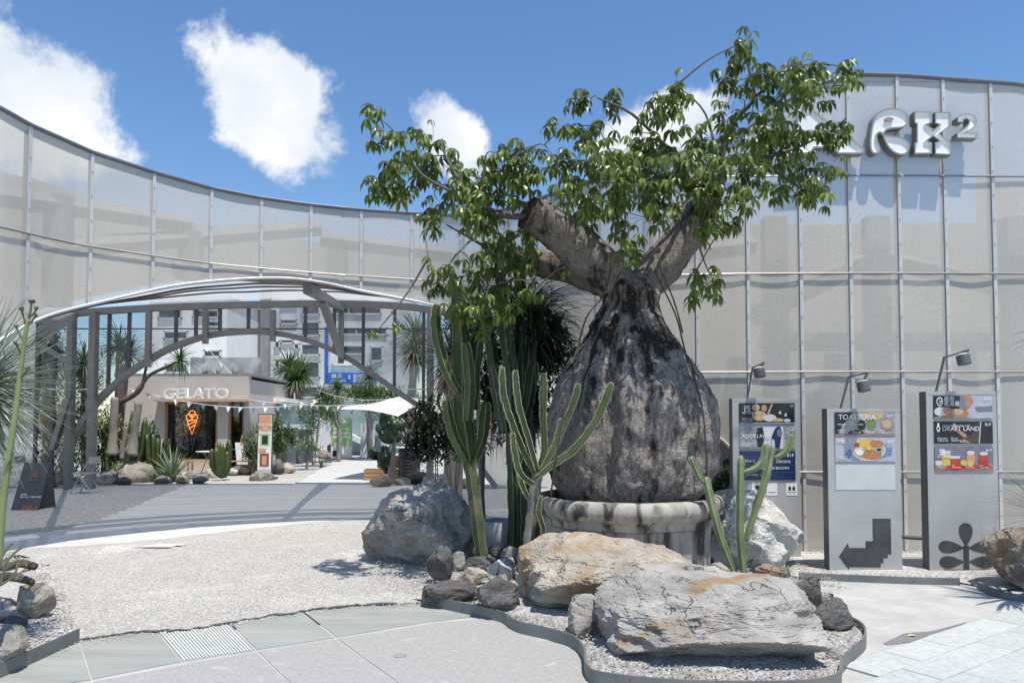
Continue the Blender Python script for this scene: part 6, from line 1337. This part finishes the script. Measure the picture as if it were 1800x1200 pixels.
lamp(r1, [(1313, 702, .02), (1323, 646, -.02), (1343, 637, -.12)], Y, (1335, 655, Y - .14), -.4)
def ex2(r, PT, w, h):
    b = MB(); b.prism([PT(.105, .78, .003), PT(.91, .78, .003), PT(.91, 1.09, .003), PT(.105, 1.09, .003)], (0, .006, 0)) if 0 else b.prism([PT(.105, .60, .003), PT(.92, .60, .003), PT(.92, .87, .003), PT(.105, .87, .003)], (0, .006, 0)); fixn(b.build('blank_plate', P_panel, r))
    k = 1.0
    pts = [(.13, 1.585), (.255, 1.44), (.27, 1.49), (.50, 1.495), (.50, 1.42), (.60, 1.42), (.60, 1.18), (.85, 1.18), (.85, 1.56), (.80, 1.56), (.80, 1.60), (.74, 1.60), (.74, 1.655), (.70, 1.655), (.70, 1.70), (.27, 1.695), (.265, 1.725)]
    b = MB(); b.prism([PT(x, y * h / 1.77, .0015) for x, y in pts], (0, .003, 0)); fixn(b.build('arrow', m_cut, r))
r2, A, w, h, Y = pylon('middle, shortest sign pylon with stair arrow cutout', 1458, 1586, 718, 1008, [
    (.04, .29, P_grey, [('p', [(0, 0), (.3, 0), (.22, .3), (.12, .55), (.05, 1), (0, 1)], P_black), ('e', .66, .1, .16, .22, P_bread), ('e', .44, .55, .07, .22, P_black), ('e', .60, .5, .08, .24, P_green), ('e', .86, .55, .10, .24, P_wood), ('e', .86, .5, .08, .18, P_bread), ('e', .35, .95, .14, .2, P_black), ('p', [(.36, .02), (.52, .02), (.5, .35), (.42, .3)], P_bread), ('r', .0, .93, 1, 1, P_wood)], [(.05, .31, .078, 'TOASTERIA', T), (.25, .45, .03, 'CAFE', C_), (.25, .55, .022, 'MEDITERRANEAN KITCHEN', C_), (.04, .80, .021, 'MON-THU\n11:00-21:30', T), (.27, .80, .021, 'FRI\n11:00-22:00', T), (.50, .80, .021, 'SAT\n10:00-22:00', T), (.75, .80, .021, 'SUN\n10:00-21:30', T), (.96, .2, .042, 'B1F', RT)]),
    (.305, .565, P_lil, [('p', [(.13, .8), (.22, .5), (.4, .5), (.4, .98), (.3, .98)], P_blue), ('p', [(.7, .4), (.84, .25), (.86, .45), (.95, .4), (.93, .75), (.72, .9)], P_blue), ('e', .55, .5, .285, .48, P_foam), ('e', .55, .48, .265, .44, P_bread), ('e', .47, .25, .12, .18, P_yel), ('e', .60, .72, .17, .2, P_food), ('e', .68, .28, .12, .15, P_food), ('e', .38, .55, .07, .16, P_foam), ('e', .40, .64, .065, .12, P_white), ('e', .72, .52, .06, .1, P_foam), ('e', .72, .52, .045, .07, P_navy), ('e', .55, .42, .045, .13, P_yel), ('e', .36, .32, .04, .1, P_red)], [(.035, .24, .06, 'M8LINO', T), (.04, .82, .021, 'MON-SUN\n11:00-21:30', T), (.96, .24, .042, 'B1F', RT)])], ex2)
lamp(r2, [(1477, 720, .02), (1492, 662, -.02), (1525, 655, -.13)], Y, (1518, 679, Y - .15), -.6)
def ex3(r, PT, w, h):
    def drop(cx, cy, ang, L, W_):
        pts = []
        for k in range(24):
            t = 2 * math.pi * k / 24; x = L * .5 * (1 - math.cos(t)); y = W_ * .52 * math.sin(t) * math.sin(t / 2) ** 1.1
            pts.append((cx + (x * math.cos(ang) - y * math.sin(ang)) / w, cy - (x * math.sin(ang) + y * math.cos(ang))))
        fixn(MB().prism([PT(a, b, .0015) for a, b in pts], (0, .003, 0)).build('motif', m_cut, r))
    s = h / 1.94
    drop(.52, 1.64 * s, 1.5708, .25, .19); drop(.49, 1.655 * s, 3.08, .27, .17); drop(.55, 1.655 * s, .06, .27, .17); drop(.49, 1.80 * s, 3.17, .265, .17); drop(.55, 1.80 * s, -.03, .265, .17)
    fixn(MB().prism([PT(x, y * s, .002) for x, y in ((.48, 1.63), (.56, 1.63), (.56, 1.878), (.48, 1.878))], (0, .003, 0)).build('motif', m_cut, r)); fixn(MB().prism([PT(x, y * s, .0025) for x, y in ((.20, 1.88), (.85, 1.88), (.85, 1.925), (.20, 1.925))], (0, .003, 0)).build('motif', m_cut, r))
r3, A, w, h, Y = pylon('right sign pylon with flower cutout near the right edge', 1634, 1758, 688, 1010, [
    (.045, .285, P_black, [('r', .5, 0, 1, 1, P_lil), ('p', [(.45, 0), (.55, 0), (.60, .5), (.5, .9), (.44, .6)], P_slate), ('p', [(.52, 0), (.64, 0), (.68, .28), (.6, .6), (.55, .45)], P_skin), ('p', [(.70, .5), (1, .45), (1, .7), (.74, .72)], P_slate), ('e', .30, .78, .30, .2, P_food), ('e', .12, .7, .12, .2, P_foam), ('e', .40, .72, .10, .14, P_bread), ('e', .22, .66, .07, .16, P_skin), ('r', 0, .93, .6, 1, P_wood), ('e', .095, .26, .055, .2, P_white), ('e', .095, .26, .043, .155, P_black)], [(.062, .33, .06, '乂', T), (.16, .22, .058, '最到', T), (.16, .44, .058, '蒸湯屋', T), (.97, .2, .045, 'B1F', RT)]),
    (.32, .555, P_black, [('p', [(.32, .12), (.36, .06), (.40, .25), (.55, .62), (.62, .65), (.72, .35), (.78, 0), (1, 0), (1, 1), (.62, 1), (.5, .82), (.38, .5)], P_shirt), ('p', [(.31, .14), (.33, .08), (.37, .12), (.40, .32), (.53, .55), (.56, .72), (.50, .7), (.38, .45)], P_skin), ('p', [(.80, 0), (1, 0), (1, 1), (.78, 1)], P_black), ('p', [(.79, 0), (.805, 0), (.77, 1), (.755, 1)], P_foam), ('p', [(.42, .95), (.5, .78), (.62, .98)], P_skin), ('e', .065, .32, .03, .15, P_white), ('r', .05, .08, .08, .25, P_white), ('e', .065, .32, .015, .07, P_black)], [(.125, .25, .032, 'COCKTAILS ON TAP', T), (.125, .42, .066, 'DRAFT LAND', T), (.04, .80, .024, 'SUN-THU\n18:00-01:00', T), (.27, .80, .024, 'FRI-SAT\n18:00-02:00', T), (.97, .2, .045, 'B1F', RT)]),
    (.59, .84, P_slate, [('r', 0, .72, 1, 1, P_wood), ('p', [(.1, .82), (.9, .74), (1, .9), (.2, 1)], P_red), ('e', .06, .68, .07, .1, P_foam), ('r', .115, .18, .265, .78, P_yel), ('r', .115, .16, .265, .28, P_foam), ('r', .26, .42, .425, .95, P_red), ('r', .26, .38, .425, .5, P_foam), ('e', .49, .68, .06, .12, P_yel), ('e', .61, .50, .075, .28, P_orange), ('e', .61, .25, .07, .09, P_foam), ('e', .6, .72, .05, .12, P_yel), ('e', .83, .55, .085, .27, P_red), ('e', .83, .28, .075, .08, P_foam), ('r', .07, .10, .16, .16, P_white), ('r', .07, .19, .16, .25, P_white), ('r', .07, .28, .16, .34, P_white)], [(.03, .46, .04, 'SUNMAI', T), (.03, .82, .02, 'MON-THU\n17:00-01:00', T), (.28, .82, .02, 'FRI\n17:00-02:00', T), (.51, .82, .02, 'SAT\n15:00-02:00', T), (.75, .82, .02, 'SUN\n15:00-01:00', T), (.97, .2, .042, 'B1F', RT)])], ex3)
lamp(r3, [(1645, 690, .02), (1660, 628, -.02), (1702, 615, -.14)], Y, (1694, 632, Y - .17), -.6)
# pipe between the pylons
b = MB(); b.tube([W(1586, 943, 8.6), W(1633, 946, 8.6)], .025, 8); b.build('conduit', m_pys, label='short dark conduit between middle and right pylons', cat='pipe')
# ------------------------------------------------------------------ wall letters
LW = 9.25
m_lf = mat('letter_face', (.76, .77, .76), (.80, .81, .80), 3, .7); m_lb = mat('letter_side', (.17, .17, .165), (.21, .21, .205), 3, .45); m_lr = mat('letter_rim', (.24, .24, .235), (.29, .29, .285), 3, .55)
lt = thing('wall_letters', 'large dimensional white letters with grey rims high on the screen wall', 'sign', W(1550, 270, 8.95))
def letter(pts, smooth_n=0, ins=.022, holes=()):
    P = [(1380 + x * .2333, 120 + y * .2333) for x, y in pts]
    if smooth_n: P = [tuple(v)[:2] for v in spl([(a, b, 0) for a, b in P + [P[0]]], smooth_n)][:-1]
    Yf = LW - .17; dep = .12; V = [W(x, y, Yf) for x, y in P]
    bm = bmesh.new(); vv = [bm.verts.new(v - ROOT[lt]) for v in V]; f = bm.faces.new(vv); bm.normal_update()
    if f.normal.y > 0: f.normal_flip()
    ex = bmesh.ops.extrude_face_region(bm, geom=[f]); nf = [g for g in ex['geom'] if isinstance(g, bmesh.types.BMFace)]; nv = [g for g in ex['geom'] if isinstance(g, bmesh.types.BMVert)]
    bmesh.ops.translate(bm, verts=nv, vec=(0, dep, 0)); bmesh.ops.recalc_face_normals(bm, faces=bm.faces)
    front = min(bm.faces, key=lambda q: q.calc_center_median().y if len(q.verts) > 4 else 1e9); front = min([q for q in bm.faces if len(q.verts) == len(P)], key=lambda q: q.calc_center_median().y)
    for q in bm.faces: q.material_index = 0
    front.material_index = 2; rr = bmesh.ops.inset_region(bm, faces=[front], thickness=ins, depth=0, use_even_offset=True)
    for q in rr['faces']: q.material_index = 1
    rr = bmesh.ops.inset_region(bm, faces=[front], thickness=.001, depth=-.02)
    bmesh.ops.triangulate(bm, faces=[q for q in bm.faces if len(q.verts) > 4])
    me = bpy.data.meshes.new('letter'); bm.to_mesh(me); bm.free()
    for m in (m_lb, m_lr, m_lf): me.materials.append(m)
    o = bpy.data.objects.new('letter', me); COL.objects.link(o); o.parent = lt; ROOT[o] = ROOT[lt]; return o
letter([(655, 430), (668, 375), (705, 330), (765, 303), (830, 300), (890, 318), (925, 350), (935, 395), (915, 432), (880, 450), (800, 458), (764, 470), (752, 488), (766, 503), (840, 512), (900, 528), (935, 562), (942, 602), (915, 645), (870, 655), (815, 633), (772, 590), (747, 540), (732, 500), (712, 488), (696, 505), (700, 550), (720, 605), (715, 632), (690, 645), (660, 640), (640, 600), (640, 520)], 3)
letter([(975, 325), (1110, 325), (1110, 412), (1070, 425), (1117, 468), (1162, 425), (1130, 415), (1130, 330), (1250, 330), (1250, 432), (1165, 495), (1255, 568), (1255, 655), (1130, 648), (1130, 560), (1163, 548), (1117, 512), (1070, 548), (1108, 562), (1108, 645), (975, 645), (975, 562), (992, 555), (992, 420), (975, 414)], ins=.016)
letter([(1297, 405), (1300, 370), (1330, 347), (1385, 340), (1430, 355), (1448, 390), (1440, 432), (1395, 468), (1362, 488), (1450, 490), (1450, 530), (1295, 525), (1295, 490), (1350, 452), (1383, 420), (1386, 392), (1365, 380), (1345, 390), (1342, 410)], ins=.014)
letter([(140, 305), (200, 300), (245, 340), (605, 612), (590, 645), (400, 645), (360, 600), (220, 600), (200, 645), (20, 645), (10, 615), (60, 560), (90, 380)], ins=.02)
b = MB(); b.prism([W(1380 + 785 * .2333, 120 + 383 * .2333, LW - .175) + Vector((.055 * math.cos(k * .35), 0, .026 * math.sin(k * .35))) for k in range(18)], (0, .03, 0)); fixn(b.build('letter_eye', m_lr, lt))
for px, py in ((1540, 215), (1580, 250), (1625, 210), (1660, 260), (1700, 222), (1440, 255)):
    b = MB(); p = W(px, py, LW - .08); b.tube([p, p + Vector((0, .1, 0))], .015, 6); b.build('bracket', m_lb, lt)
